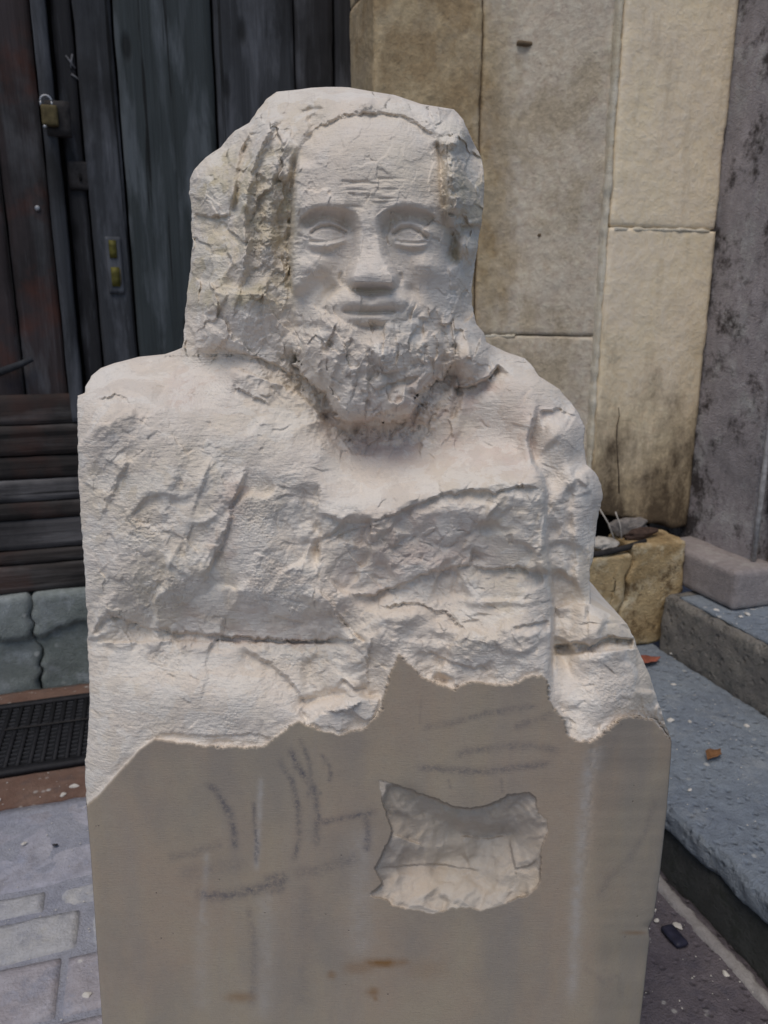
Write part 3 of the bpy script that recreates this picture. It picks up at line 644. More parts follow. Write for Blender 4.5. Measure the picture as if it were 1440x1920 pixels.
def sm(t): t = np.clip(t, 0, 1); return t*t*(3-2*t)
def box_sel(x0, x1, y0, y1): return np.nonzero((PX > x0) & (PX < x1) & (PY > y0) & (PY < y1))[0]
def pdist(poly, pad):
    poly = np.array(poly, float); I = box_sel(poly[:, 0].min()-pad, poly[:, 0].max()+pad, poly[:, 1].min()-pad, poly[:, 1].max()+pad)
    x, y = PX[I], PY[I]; best = np.full(len(I), 1e9); tt = np.zeros(len(I)); side = np.zeros(len(I))
    seg = np.hypot(*np.diff(poly, axis=0).T); cs = np.concatenate([[0], np.cumsum(seg)])/seg.sum()
    for i in range(len(poly)-1):
        ax, ay = poly[i]; bx, by = poly[i+1]; dx, dy = bx-ax, by-ay; t = np.clip(((x-ax)*dx+(y-ay)*dy)/(dx*dx+dy*dy), 0, 1)
        ex, ey = x-ax-t*dx, y-ay-t*dy; d = np.hypot(ex, ey); m = d < best
        best[m] = d[m]; tt[m] = (cs[i]+t*(cs[i+1]-cs[i]))[m]; side[m] = np.sign(dx*(y-ay)-dy*(x-ax))[m]
    return I, best, tt, side
def wob(I, sc=9., amp=1.): return amp*fbm2(PX[I]/sc, PY[I]/sc, 3, 77)
def infc(I): return ((PY[I] < 625) & (PX[I] > 545) & (PX[I] < 838)).astype(float)
def auto_wob(I): return 1.8*(1-infc(I))
def vary(I, amp): return amp*(1+(1-infc(I))*1.1*fbm2(PX[I]/28, PY[I]/28, 3, 79)*.55)
def ridge(poly, amp, w, ends=.15, wobble=0):
    I, d, t, s_ = pdist(poly, w*3.2+8)
    amp = vary(I, amp)
    if not wobble: wobble = auto_wob(I)
    d = np.abs(d+wob(I, 8, wobble))
    tp = sm(np.minimum(t, 1-t)/max(ends, 1e-3)+.0001) if ends > 0 else 1
    h[I] += amp*np.exp(-(d/w)**2)*tp
def step(poly, amp, w, reach, ends=.12, wobble=0):
    """lowers (amp<0) or raises the surface on the right-hand/lower side of the line"""
    if min(p[1] for p in poly) > 625 or max(p[0] for p in poly) < 545: w = w*.5
    I, d, t, s_ = pdist(poly, reach*3+w); sd_ = d*s_
    amp = vary(I, amp)
    if not wobble: wobble = auto_wob(I)
    else: wobble = wobble*1.1+auto_wob(I)*.5
    sd_ = sd_+wob(I, 9, wobble)+wobble*.8*fbm2(PX[I]/24, PY[I]/24, 2, 78)
    tp = sm(np.minimum(t, 1-t)/max(ends, 1e-3)+.0001) if ends > 0 else 1
    h[I] += amp*sm(sd_/w)*np.exp(-(np.maximum(sd_, 0)/reach)**2)*tp
def bump(cx, cy, rx, ry, rot, amp, p=1.):
    R = max(rx, ry)*2.6; I = box_sel(cx-R, cx+R, cy-R, cy+R); c, s_ = cos(radians(rot)), sin(radians(rot))
    x, y = PX[I]-cx, PY[I]-cy; q = ((x*c+y*s_)/rx)**2+((-x*s_+y*c)/ry)**2; h[I] += amp*np.exp(-q**p)
def inside(poly, X, Y):
    poly = np.array(poly, float); c = np.zeros(len(X), bool); n = len(poly)
    for i in range(n):
        ax, ay = poly[i]; bx, by = poly[(i+1) % n]
        if ay == by: continue
        m = ((ay > Y) != (by > Y)) & (X < (bx-ax)*(Y-ay)/(by-ay)+ax); c ^= m
    return c
def soft(poly, w):
    """soft mask of a closed polygon, full inside, fading over w outwards"""
    poly = list(poly)+[poly[0]]; out = np.zeros(NP); I, d, t, s_ = pdist(poly, w+2); ins = inside(poly[:-1], PX[I], PY[I])
    out[I] = np.where(ins, 1, sm(1-d/w)); return out

# ---- nose
I = box_sel(630, 765, 385, 552); x, y = PX[I], PY[I]; cx = 689+(y-400)*.075
Nh = np.interp(y, [386, 405, 425, 460, 495, 510, 518, 529, 545], [0, 12, 24, 38, 54, 63, 66, 62, 4])
rw = np.interp(y, [390, 430, 480, 500, 520, 545], [11, 12, 17, 27, 33, 30]); bw = np.interp(y, [390, 430, 480, 500, 512, 535, 545], [30, 30, 38, 47, 50, 51, 47])
ax_ = np.abs(x-cx); prof = sm(1-(ax_-rw)/(bw-rw)); prof = np.where(y > 498, np.clip(prof, 0, 1)**.8, prof)
h[I] += Nh*prof
bump(653, 524, 11, 13, 0, 12); bump(737, 524, 11, 13, 0, 11)                 # alar wings
ridge([(641, 508), (638, 522), (643, 536)], -7, 4, .2); ridge([(750, 510), (752, 524), (748, 536)], -7, 4, .2)
bump(672, 541, 8, 4, 0, -7); bump(720, 541, 8, 4, 0, -7)                     # nostrils
ridge([(688, 420), (692, 450), (694, 470)], 2, 6)
# ---- brows and sockets
step([(553, 432), (562, 407), (581, 392), (603, 386), (626, 387), (652, 391), (673, 400)], -13, 8, 36, .2)
step([(713, 397), (732, 390), (756, 386), (780, 388), (803, 395), (820, 404), (827, 420)], -13, 8, 36, .2)
ridge([(560, 400), (585, 384), (620, 380), (655, 386)], 5, 9); ridge([(722, 386), (756, 379), (790, 383), (815, 394)], 5, 9)
bump(652, 425, 14, 16, 0, -14); bump(727, 425, 13, 16, 0, -14)
step([(553, 432), (562, 409), (581, 395), (603, 389), (626, 390), (652, 394), (673, 403)], -18, 24, 34, .16)
step([(713, 400), (732, 393), (756, 389), (780, 391), (803, 398), (820, 407), (827, 422)], -18, 24, 34, .16)
# ---- eyes
for (cx_, top, cre, low, bag, lidl) in (
    ((613, 441), [(577, 434), (598, 417), (619, 415), (638, 424), (655, 437)], [(580, 441), (590, 432), (603, 427), (621, 425.5), (638, 431), (653, 439)],
     [(577, 452), (595, 453), (614, 453), (634, 449), (652, 443)], [(574, 468), (590, 475), (614, 476), (632, 465), (645, 455)], [(573, 458), (592, 462), (614, 461), (635, 455), (652, 447)]),
    ((770, 441), [(729, 434), (749, 419), (770, 416.5), (791, 424), (812, 442)], [(733, 442), (751, 431), (770, 428), (788, 436), (804, 450)],
     [(738, 450), (752, 454), (768, 455), (786, 455), (803, 453)], [(745, 458), (757, 468), (770, 473), (785, 473), (801, 469)], [(738, 456), (752, 460), (768, 462), (786, 462), (805, 459)])):
    bump(cx_[0], cx_[1]+3, 42, 21, 0, 15, 1.5)
    ridge(top, 10, 5.5, .12); ridge(cre, -10, 3.4, .08)
    bump(cx_[0], cx_[1]+1, 27, 9, 0, -5, 2)
    ridge(low, -4.5, 2.8, .1); ridge(lidl, 5, 4.6, .15); ridge(bag, -5, 4.6, .2)
ridge([(556, 440), (575, 446), (585, 448)], -3, 3); ridge([(808, 446), (825, 452)], -4, 3)
# cheeks, smile folds
bump(588, 498, 36, 26, -20, 16, 1.2); bump(802, 498, 32, 26, 20, 14, 1.2); bump(560, 540, 20, 40, 0, 8); bump(618, 555, 16, 20, 30, -8); bump(778, 552, 14, 20, -30, -8)
ridge([(637, 530), (618, 548), (602, 570), (596, 596)], -9, 9, .25); ridge([(757, 532), (775, 552), (788, 575), (792, 600)], -9, 9, .25)
ridge([(560, 470), (585, 492), (610, 520), (612, 545)], -4, 8); 
# ---- moustache and mouth
step([(600, 578), (610, 562), (628, 545), (650, 536), (672, 549), (697, 552), (724, 549), (746, 540), (764, 556), (776, 578)], 13, 6, 26, .1)
step([(630, 577), (645, 573), (670, 571), (697, 573), (722, 572), (742, 573), (756, 577)], -15, 12, 12, .24)
bump(690, 559, 80, 13, 0, 5, 1.5); ridge([(638, 584), (655, 585), (685, 587), (715, 586), (746, 584)], -9, 4, .1)
bump(690, 598, 38, 8, 0, 11, 1.2); ridge([(655, 610), (690, 615), (725, 611)], -8, 5)
bump(697, 560, 9, 8, 0, -5)
# forehead wrinkles
for i in range(16):
    r = random.Random(i); yy = 335+i*3.4+r.uniform(-3, 3); x0 = 620+r.uniform(0, 95); ln = r.uniform(28, 85)
    ridge([(x0, yy), (x0+ln*.5, yy+r.uniform(-3, 2)), (x0+ln, yy+r.uniform(-3, 3))], r.uniform(-2.8, -1.0), r.uniform(1.6, 3.2), .3, .8)
ridge([(632, 340), (665, 342), (700, 340)], -4, 3, .2, 1)
# hairline: forehead is framed by a rise on both sides
step([(560, 268), (600, 232), (640, 212), (700, 206), (760, 214), (800, 238), (822, 262)], -15, 8, 22, .1, 4)
step([(822, 262), (832, 300), (834, 350), (838, 392), (842, 430)], -14, 8, 14, .1, 3)
ridge([(848, 252), (852, 310), (850, 360), (858, 405)], 36, 18, .12, 4)
step([(546, 560), (540, 480), (545, 400), (549, 340), (556, 290)], 34, 9, 34, .1, 2)
ridge([(546, 560), (541, 480), (545, 400), (548, 340), (553, 285)], -18, 7, .1, 2)
ridge([(818, 262), (828, 300), (832, 350), (836, 395)], -14, 6, .1, 2)
step([(548, 300), (570, 246), (610, 214), (660, 202), (710, 199), (770, 206), (806, 226), (826, 262)], -5, 12, 16, .08, 5)
# ---- hair strands at left
ridge([(524, 209), (489, 269), (470, 321), (456, 398), (459, 450), (455, 540)], 24, 8, .12, 2)
ridge([(472, 232), (450, 282), (440, 330), (433, 385)], 16, 7, .12, 2)
ridge([(462, 262), (450, 310), (444, 360), (440, 410)], -14, 6, .15, 2)
ridge([(540, 250), (520, 300), (512, 340)], 12, 9, .2, 2)
ridge([(500, 300), (488, 360), (482, 440), (480, 520)], -16, 13, .2, 4)
ridge([(532, 320), (530, 400), (526, 480), (514, 545)], -26, 17, .15, 4)
bump(395, 360, 40, 34, 20, 14); bump(390, 470, 34, 44, 0, 10); bump(470, 590, 40, 30, 0, 12); bump(410, 580, 40, 40, 0, 10)
step([(362, 398), (400, 404), (432, 398)], -16, 9, 26, .15, 4); step([(375, 520), (420, 545), (470, 550), (520, 540)], 12, 12, 30, .2, 4)
ridge([(560, 215), (580, 205), (610, 205)], -8, 5, .2, 1); ridge([(570, 232), (582, 222), (595, 214)], -8, 4, .2, 1)
step([(836, 425), (868, 418), (905, 412)], -26, 9, 46, .15, 4)
# ear at right
bump(868, 462, 10, 26, 14, 24, 1.3); ridge([(848, 430), (850, 470), (858, 500)], -20, 9, .15, 2); bump(880, 520, 14, 30, 10, -14)
# ---- beard: locks that curl downwards
def lock(poly, a, w): ridge(poly, a, w, .2, 1.6)
for i in range(60):
    r = random.Random(100+i); x0 = r.uniform(560, 815); y0 = r.uniform(612, 745)
    cx0 = (x0-695)/130; L0 = r.uniform(22, 46)
    if abs(x0-695) > 140-(y0-612)*.45: continue
    if y0 < 625 and 640 < x0 < 755: continue
    dx = cx0*L0*.35+r.uniform(-7, 7)
    lock([(x0, y0), (x0+dx*.3+r.uniform(-5, 5), y0+L0*.5), (x0+dx, y0+L0)], r.choice([-1, 1, 1])*r.uniform(4, 9), r.uniform(4.5, 8.5))
step([(553, 640), (560, 688), (585, 716), (612, 735), (622, 764), (640, 786), (672, 792), (705, 790), (742, 788), (770, 772), (782, 742), (806, 720), (832, 700), (850, 672)], -52, 12, 34, .08, 7)
bump(645, 755, 20, 26, 0, 14, 1.4); bump(748, 752, 24, 20, 20, 14, 1.6); step([(722, 765), (745, 778), (772, 772)], -16, 6, 14, .2, 1)
step([(690, 735), (720, 722), (752, 712), (790, 700)], -14, 7, 16, .2, 2)
step([(700, 690), (730, 700), (765, 686)], -10, 6, 12, .2, 2)
bump(690, 665, 40, 26, 0, 9); bump(600, 655, 20, 34, -10, 8)
step([(800, 602), (806, 650), (800, 700)], -14, 14, 34, .2, 3); bump(575, 640, 16, 30, 10, 9); bump(640, 700, 22, 34, 15, 10); bump(720, 665, 18, 26, -10, 8)
# tuft at right below the ear
bump(882, 672, 34, 27, -25, 30, 1.5); step([(846, 722), (878, 724), (915, 706), (934, 680)], -34, 10, 24, .12, 2)
ridge([(850, 640), (855, 680), (848, 715)], -16, 7, .15, 2); bump(845, 610, 16, 34, 0, 12)
ridge([(826, 600), (835, 650), (825, 700), (800, 740)], -12, 8, .2, 3)
# ---- collar
step([(392, 640), (430, 655), (480, 668), (530, 690), (560, 712)], -18, 8, 20, .12, 3)
step([(428, 682), (470, 698), (520, 716), (560, 736), (590, 762), (615, 800)], 22, 9, 36, .1, 2)
step([(432, 720), (480, 745), (510, 760)], -9, 6, 20, .2, 3); ridge([(508, 722), (520, 738), (534, 752)], -6, 4, .2, 1)
step([(640, 812), (660, 850), (700, 852), (712, 815), (735, 812)], 8, 7, 14, .2, 2)
ridge([(700, 860), (712, 835), (714, 812)], -8, 5, .2, 1); ridge([(790, 800), (800, 770), (812, 745)], 12, 8, .2, 3); ridge([(850, 740), (852, 775), (846, 800)], -8, 6, .2, 3)
bump(340, 735, 46, 22, 10, -12)
# left shoulder breaks
step([(165, 792), (200, 790), (230, 772), (255, 762)], 10, 8, 26, .15, 3); step([(178, 745), (225, 738), (256, 756)], -8, 12, 22, .2, 5)
# diagonal drapery folds on the left
step([(356, 850), (345, 900), (326, 950), (308, 1000)], 11, 50, 44, .25, 4)
step([(470, 868), (455, 905), (442, 945), (432, 985), (420, 1030), (396, 1070), (392, 1110)], 22, 20, 32, .2, 4)
step([(405, 860), (390, 900), (376, 940), (360, 980)], 9, 24, 26, .25, 4)
step([(250, 850), (228, 905), (205, 955), (180, 985)], 12, 30, 30, .2, 5)
ridge([(430, 930), (420, 1010), (392, 1075)], -9, 9, .2, 2)
bump(300, 870, 60, 60, 0, 5); bump(520, 880, 40, 60, 0, 6)
step([(606, 900), (600, 960), (610, 1010), (600, 1080)], -24, 22, 46, .2, 5)
bump(540, 990, 45, 40, 0, -10); bump(600, 925, 30, 40, 0, 8)
# belt line: mass overhangs a crease
step([(190, 1140), (235, 1160), (300, 1180), (390, 1186), (470, 1194), (560, 1196), (640, 1196), (680, 1200)], -22, 12, 22, .08, 5)
step([(163, 1200), (230, 1202), (320, 1199), (400, 1200), (520, 1204), (640, 1204)], 12, 8, 30, .06, 2)
step([(510, 1152), (545, 1160), (575, 1166)], -8, 5, 14, .2, 1)
step([(590, 1098), (620, 1125), (640, 1160), (668, 1190), (690, 1206)], 16, 9, 34, .15, 3)
bump(560, 1130, 60, 34, 0, 12, 1.3); bump(210, 1150, 26, 22, 0, 8)
ridge([(175, 1195), (192, 1168), (225, 1150)], -12, 7, .2, 3)
# big rounded knee mass at lower left
bump(380, 1290, 150, 60, 8, 12, 1.2)
step([(450, 1210), (510, 1240), (548, 1275), (575, 1310), (560, 1345)], -18, 16, 36, .12, 4)
ridge([(560, 1322), (585, 1312), (625, 1302), (660, 1300)], -20, 9, .15, 3); bump(625, 1335, 44, 24, 0, 16, 1.5)
ridge([(560, 1330), (572, 1345), (570, 1352)], -8, 5, .2)
# middle: ledge lip, pieces below
step([(598, 955), (640, 977), (690, 975), (740, 962), (775, 944), (830, 926), (880, 916), (930, 922), (965, 908), (1018, 912)], -16, 10, 26, .06, 4)
ridge([(598, 952), (640, 972), (690, 969), (740, 957), (775, 939), (830, 921), (880, 911), (930, 915), (965, 902), (1018, 906)], 5, 8, .06, 2)
step([(620, 1010), (660, 990), (690, 986), (684, 1015), (668, 1025)], -9, 7, 22, .15, 2)
step([(960, 1000), (965, 1018), (955, 1022)], -8, 6, 12, .1, 1); bump(950, 1005, 20, 12, 0, 8)
bump(890, 985, 40, 26, 0, -12); bump(830, 950, 36, 18, -10, 8); bump(985, 960, 30, 30, 0, 9)
step([(650, 1115), (700, 1112), (745, 1095), (800, 1074), (850, 1060), (880, 1058), (884, 1030), (890, 1020)], -20, 9, 24, .1, 3)
step([(884, 1060), (930, 1066), (965, 1058), (1000, 1068), (1020, 1066)], -18, 9, 20, .1, 3)
ridge([(858, 1062), (852, 1095), (848, 1120)], -9, 6, .2, 2)
step([(700, 1140), (750, 1128), (800, 1130), (840, 1155), (880, 1180), (895, 1188)], -14, 11, 16, .2, 6)
ridge([(840, 1123), (900, 1130), (960, 1128), (1010, 1130)], 8, 7, .15, 3)
step([(960, 1175), (1000, 1168), (1030, 1160)], -12, 7, 16, .12, 2)
bump(745, 1160, 44, 16, -14, 18, 1.6); step([(700, 1190), (690, 1240), (694, 1290)], 12, 10, 26, .15, 4)
bump(665, 1245, 22, 26, 25, 16, 1.4); step([(640, 1270), (662, 1288), (690, 1286)], -16, 8, 16, .15, 2)
bump(770, 1212, 60, 12, 3, 10, 1.4); step([(770, 1226), (810, 1222), (850, 1240), (890, 1250), (930, 1235)], -10, 7, 18, .15, 3)
ridge([(640, 1168), (662, 1190), (690, 1205)], -10, 6, .15, 2)
bump(960, 1200, 40, 22, 0, 8); ridge([(1005, 1030), (1000, 1080), (1012, 1110)], 6, 8, .2, 2)
# long vertical arris that separates the right-hand recess
I, d, t, s_ = pdist([(1003, 740), (1003, 762), (986, 826), (996, 868), (1014, 895), (1019, 913), (1019, 968), (1022, 1032), (1031, 1110), (1033, 1170), (1028, 1252), (1032, 1320)], 70)
sd_ = -d*s_+wob(I, 10, 2.0); tp = sm(t/.14)*sm((1-t)/.18); h[I] += (-46*sm(sd_/9)*np.exp(-(np.maximum(sd_, 0)/42)**2) + 7*np.exp(-((sd_+5)/9)**2))*tp
ridge([(1068, 900), (1066, 960), (1070, 1040), (1072, 1110)], -12, 9, .12, 3); bump(1105, 925, 16, 44, 5, 12); step([(1085, 880), (1100, 890), (1110, 925)], 10, 8, 20, .1, 2)
bump(1045, 800, 34, 26, 0, 14); step([(1010, 770), (1050, 765), (1080, 782)], -14, 9, 28, .1, 3)
step([(1038, 1138), (1065, 1128), (1105, 1134)], 16, 8, 30, .1, 3)
step([(1034, 1210), (1070, 1204), (1105, 1208), (1140, 1192), (1190, 1196)], -42, 8, 17, .06, 3)
step([(1034, 1226), (1080, 1224), (1130, 1220), (1195, 1214)], 18, 7, 30, .05, 2)
ridge([(1130, 1170), (1160, 1168), (1186, 1186)], -8, 4, .15, 1)

# ---- the uncut front face: everything below this line stays the flat sawn face
BND = [(150, 1520), (162, 1510), (185, 1490), (225, 1445), (262, 1405), (290, 1385), (330, 1392), (400, 1400), (460, 1402), (500, 1397), (530, 1370), (558, 1352), (600, 1370), (635, 1377), (680, 1365), (700, 1350), (715, 1330), (722, 1295), (735, 1250), (748, 1228),
       (770, 1245), (790, 1270), (825, 1285), (850, 1292), (885, 1278), (920, 1283), (960, 1285), (985, 1272), (1015, 1265), (1028, 1275), (1030, 1310), (1045, 1335), (1060, 1350), (1063, 1375), (1080, 1388), (1110, 1390), (1130, 1375), (1165, 1345),
       (1200, 1342), (1225, 1350), (1250, 1378), (1275, 1405)]
FLATP = BND+[(1400, 2400), (0, 2400)]
I, d, t, s_ = pdist(BND, 400); insf = inside(FLATP, PX, PY); sdf = np.where(insf, 400., -400.); sdf[I] = np.where(insf[I], d, -d)
wj = fbm2(PX/9, PY/9, 5, 31, .65)*6*sm((PX-300)/60) + fbm2(PX/11, PY/11, 3, 31)*1.2
sdf = sdf+wj
flat = sm((sdf+2.2)/4.2)
# carved surface near the line stays behind the face
near = np.exp(-np.maximum(-sdf, 0)/26)
h = np.minimum(h, -3) ; h = h*(1-near) + np.minimum(h, -13-9*fbm2(PX/26, PY/26, 3, 63))*near
# darker broken rim under the knee mass
step([(290, 1372), (400, 1380), (470, 1376), (520, 1384)], -5, 5, 12, .1, 3)
ct = PX-1118+fbm2(PY/50, PX*0, 3, 5)*4; cham = -.55*(ct+np.sqrt(ct*ct+16.**2))*.82
hf = cham + .8*fbm2(PX/60, PY/60, 3, 41)
# worn vertical scar at the corner
I = box_sel(1060, 1140, 1380, 1920); hf[I] -= 1.6*np.exp(-((PX[I]-(1112-(PY[I]-1400)*.07))/9)**2)*(1+fbm2(PX[I]/6, PY[I]/14, 3, 9))*sm((1750-PY[I])/200)
I = box_sel(1185, 1260, 1690, 1790); hf[I] -= 7*np.exp(-((PX[I]-1222)/16)**2-((PY[I]-1738)/9)**2)

# ---- facets, chips and grain on the carved part
def facets(X, Y, size, seed, stretch=1., ang=0., sharp=3., tilt=1.):
    c, s_ = np.cos(ang), np.sin(ang); x = (X*c+Y*s_)/size; y = (-X*s_+Y*c)/size/stretch
    wx = x+.38*fbm2(x*1.4, y*1.4, 3, seed); wy = y+.38*fbm2(x*1.4+9, y*1.4, 3, seed+1)
    ix, iy = np.floor(wx).astype(np.int64), np.floor(wy).astype(np.int64); num = 0; den = 0
    def hs(a, b, k):
        n_ = (a*73856093 ^ b*19349663 ^ (k+seed*7)*83492791) & 0xffffffff; n_ = ((n_ ^ (n_ >> 13))*1274126177) & 0xffffffff; return ((n_ ^ (n_ >> 16)) & 0xffff)/65535.
    for di in (-1, 0, 1):
        for dj in (-1, 0, 1):
            a, b = ix+di, iy+dj; qx, qy = a+hs(a, b, 1), b+hs(a, b, 2); ex, ey = wx-qx, wy-qy
            v = (hs(a, b, 3)-.5)*.45 + tilt*((hs(a, b, 4)-.5)*ex+(hs(a, b, 5)-.5)*ey)*2.6
            w_ = np.exp(-sharp*(ex*ex+ey*ey)*4); num = num+v*w_; den = den+w_
    return num/np.maximum(den, 1e-12)
carved = 1-flat
face_poly = [(556, 300), (575, 262), (620, 225), (700, 210), (770, 222), (815, 262), (832, 330), (832, 450), (835, 540), (815, 600), (790, 590), (770, 560), (745, 600), (640, 602), (615, 580), (590, 600), (560, 600), (545, 500), (550, 400)]
m_face = soft(face_poly, 14)
m_beard = soft([(556, 585), (604, 572), (634, 608), (756, 608), (786, 572), (840, 590), (900, 640), (930, 700), (850, 740), (800, 820), (630, 825), (600, 750), (560, 700)], 10)
m_smooth = np.maximum(soft([(620, 850), (1000, 800), (1000, 890), (760, 930), (690, 955), (620, 940)], 30)*.6, m_face)
m_up = soft([(150, 1230), (560, 1230), (560, 1330), (470, 1385), (300, 1370), (170, 1480)], 20)
J = np.nonzero(PY < 1560)[0]; X_, Y_ = PX[J], PY[J]; roughm = (1-m_smooth)[J]
smo = np.maximum.reduce([m_up, soft([(640, 850), (1000, 800), (1000, 885), (760, 930), (690, 955), (630, 940)], 30), soft([(880, 690), (960, 665), (1060, 750), (990, 790), (900, 800)], 20), soft([(1040, 1235), (1190, 1220), (1240, 1370), (1130, 1370), (1070, 1380)], 15),
    soft([(170, 720), (420, 690), (600, 800), (560, 900), (420, 860), (170, 800)], 30)*.5, soft([(1035, 1140), (1110, 1140), (1180, 1175), (1180, 1195), (1040, 1200)], 8)])[J]
rv = (.25+.75*sm(.5+1.6*fbm2(X_/85, Y_/85, 3, 91)))*(1-.75*smo)
roughm = roughm*rv
det = np.zeros(len(J))
det += (1-m_smooth)[J]*(1-.8*smo)*(facets(X_, Y_, 78, 3, 1.4, .5, 3.6)*15) + roughm*((facets(X_, Y_, 36, 5, 1.6, -.5, 9.)*5.0 + facets(X_, Y_, 19, 6, 1.6, .7, 9.)*2.0)) + (1-m_smooth)[J]*sm((PX[J]-560)/80)*sm((PY[J]-920)/60)*facets(X_, Y_, 95, 13, .8, .4, 3.)*20
det += roughm*(facets(X_, Y_, 12, 7, 1.8, 1.3, 8.)*1.0 + .9*fbm2(X_/22, Y_/10, 4, 21)) + .6*(1-m_face[J])*fbm2(X_/18, Y_/9, 4, 27)
det += (1-m_face[J])*(fbm2(X_/4.5, Y_/3.0, 3, 23)*(.35+1.0*sm(3*fbm2(X_/50, Y_/50, 3, 8))))
det += m_beard[J]*(facets(X_, Y_, 27, 9, 1.9, .12, 12.)*(10+5*sm((X_-760)/60)+4*sm((Y_-700)/60)) + facets(X_, Y_, 14, 12, 1.7, -.2, 6.)*2.6)
hairm = soft([(355, 330), (440, 245), (540, 230), (540, 560), (560, 660), (345, 650)], 10)[J] + soft([(800, 200), (870, 215), (910, 330), (905, 600), (845, 600), (845, 400), (830, 260)], 10)[J]
det += np.clip(hairm, 0, 1)*((1+.7*(X_ > 800))*(facets(X_, Y_, 30, 15, 1.5, .2, 8.)*10 + facets(X_, Y_, 12, 17, 1.2, -.3, 5.)*1.8))
neckm = soft([(590, 745), (650, 780), (800, 760), (870, 735), (860, 830), (720, 855), (640, 850)], 20)[J]; det += neckm*facets(X_, Y_, 32, 29, 1.6, .1, 8.)*9
det += m_face[J]*(facets(X_, Y_, 40, 19, 1.2, .2, 7.)*3.4 + facets(X_, Y_, 17, 20, 1.3, -.2, 7.)*1.0 + fbm2(X_/12, Y_/6, 3, 25)*.45)
# comb marks of the claw chisel
sand = np.zeros(NP)
for cx_, cy_, rx_, ry_ in ((380, 735, 70, 34), (480, 960, 60, 70), (520, 1090, 90, 60), (570, 1240, 70, 40), (310, 1240, 40, 40), (430, 1350, 22, 34), (640, 1330, 44, 26), (260, 980, 50, 60), (900, 1200, 60, 30), (720, 1030, 80, 50), (300, 1110, 80, 50), (740, 900, 60, 22), (1140, 1290, 50, 40), (860, 320, 34, 80), (480, 440, 50, 130)):
    sand = np.maximum(sand, np.exp(-(((PX-cx_)/rx_)**2+((PY-cy_)/ry_)**2)**1.4))
sand = (sand*(1-m_face))[J]
gr = fbm2(X_/3.2, Y_/2.6, 3, 93, .7); det += sand*(gr*3.6 - 3.2*sm((gr-.28)*5)) + (1-m_face[J])*.5*fbm2(X_/2.6, Y_/2.2, 2, 94)
comb = sm(fbm2(X_/70, Y_/70, 2, 51)*3)*roughm
det += comb*.4*np.sin((X_*.35+Y_*.94+6*fbm2(X_/40, Y_/40, 2, 5))/1.55)
h[J] += det*np.clip(-sdf[J]/10, .15, 1)
# flakes: short sharp chisel bites scattered over the carved stone
rr = random.Random(5)
for i in range(520):
    x0, y0 = rr.uniform(170, 1240), rr.uniform(180, 1380)
    xa, xb = interp(LEFT, y0), interp(RIGHT, y0)
    if x0 < xa+12 or x0 > xb-12: continue
    if 560 < x0 < 828 and 215 < y0 < 590 and rr.random() < .93: continue
    if y0 > 1225 and x0 < 560 and rr.random() < .6: continue
    an = rr.choice([rr.gauss(.35, .35), rr.gauss(-.5, .4), rr.gauss(1.9, .3)]); L0 = rr.uniform(7, 26)
    dx, dy = cos(an)*L0, sin(an)*L0; bend = rr.uniform(-.3, .3)
    step([(x0-dx, y0-dy), (x0-dy*bend, y0+dx*bend), (x0+dx, y0+dy)], -rr.uniform(1.2, 4.6)*(1.3 if x0 > 560 and y0 > 900 else 1), 3.2, rr.uniform(4, 11), .35, .8)
h = np.where(sdf > -40, np.minimum(h, -3-.0*sdf + 0), h)
hmix = (h + np.minimum(cham, 0)*near)*carved + hf*flat
# ---- hollow cut into the flat face
NI = [(707, 1460), (746, 1473), (785, 1488), (824, 1501), (849, 1513), (884, 1516), (918, 1509), (953, 1492), (991, 1486), (1004, 1498), (1009, 1524), (1026, 1537), (1026, 1559), (1017, 1580), (1013, 1610), (1013, 1653), (996, 1675), (970, 1684),
      (935, 1699), (901, 1707), (880, 1701), (849, 1703), (811, 1714), (785, 1707), (733, 1697), (724, 1686), (692, 1679), (716, 1658), (703, 1628), (722, 1593), (736, 1559), (722, 1520)]
I, d, t, s_ = pdist(NI+[NI[0]], 12); X_, Y_ = PX[I], PY[I]; ins = inside(NI, X_, Y_)
dd = np.where(ins, d, -d)+fbm2(X_/9, Y_/9, 3, 61)*3
NCP = np.array([(720, 1500, -12), (760, 1500, -14), (760, 1540, -26), (800, 1530, -34), (850, 1560, -46), (900, 1560, -50), (950, 1560, -46), (960, 1520, -26), (1000, 1520, -12), (990, 1560, -24), (1010, 1560, -10), (730, 1580, -14), (780, 1590, -30),
                (850, 1600, -46), (920, 1600, -44), (960, 1600, -34), (1000, 1610, -16), (710, 1630, -10), (760, 1628, -34), (820, 1626, -46), (880, 1628, -44), (930, 1630, -34), (990, 1640, -14), (740, 1660, -16), (800, 1665, -20), (860, 1665, -22),
                (920, 1665, -18), (970, 1665, -10), (800, 1700, -3), (880, 1695, -4), (940, 1690, -4), (720, 1685, -3), (880, 1522, -22), (840, 1520, -22), (930, 1515, -20), (900, 1625, -46)], float)
hn = rbf(NCP[:, :2], NCP[:, 2]*1.7, X_, Y_, 8.)
hn += facets(X_, Y_, 50, 33, 1.2, .6, 1.8)*18 + facets(X_, Y_, 24, 35, 1.5, .9, 2.)*4 + .5*fbm2(X_/5, Y_/4, 3, 3)
hn += .9*np.sin((X_*.8-Y_*.5+5*fbm2(X_/30, Y_/30, 2, 5))/2.2)*sm((1560-Y_)/60+.3)
hn = np.minimum(hn, -2.5); mk = sm((dd+.8)/2.2)
hmix[I] = hmix[I]*(1-mk)+hn*mk
sv = h; h = hmix; ridge([(728, 1478), (800, 1522), (850, 1552), (920, 1574), (960, 1562), (1002, 1528)], -13, 17, .2, 1.5); step([(735, 1560), (760, 1572), (800, 1585)], 10, 8, 20, .2, 2)
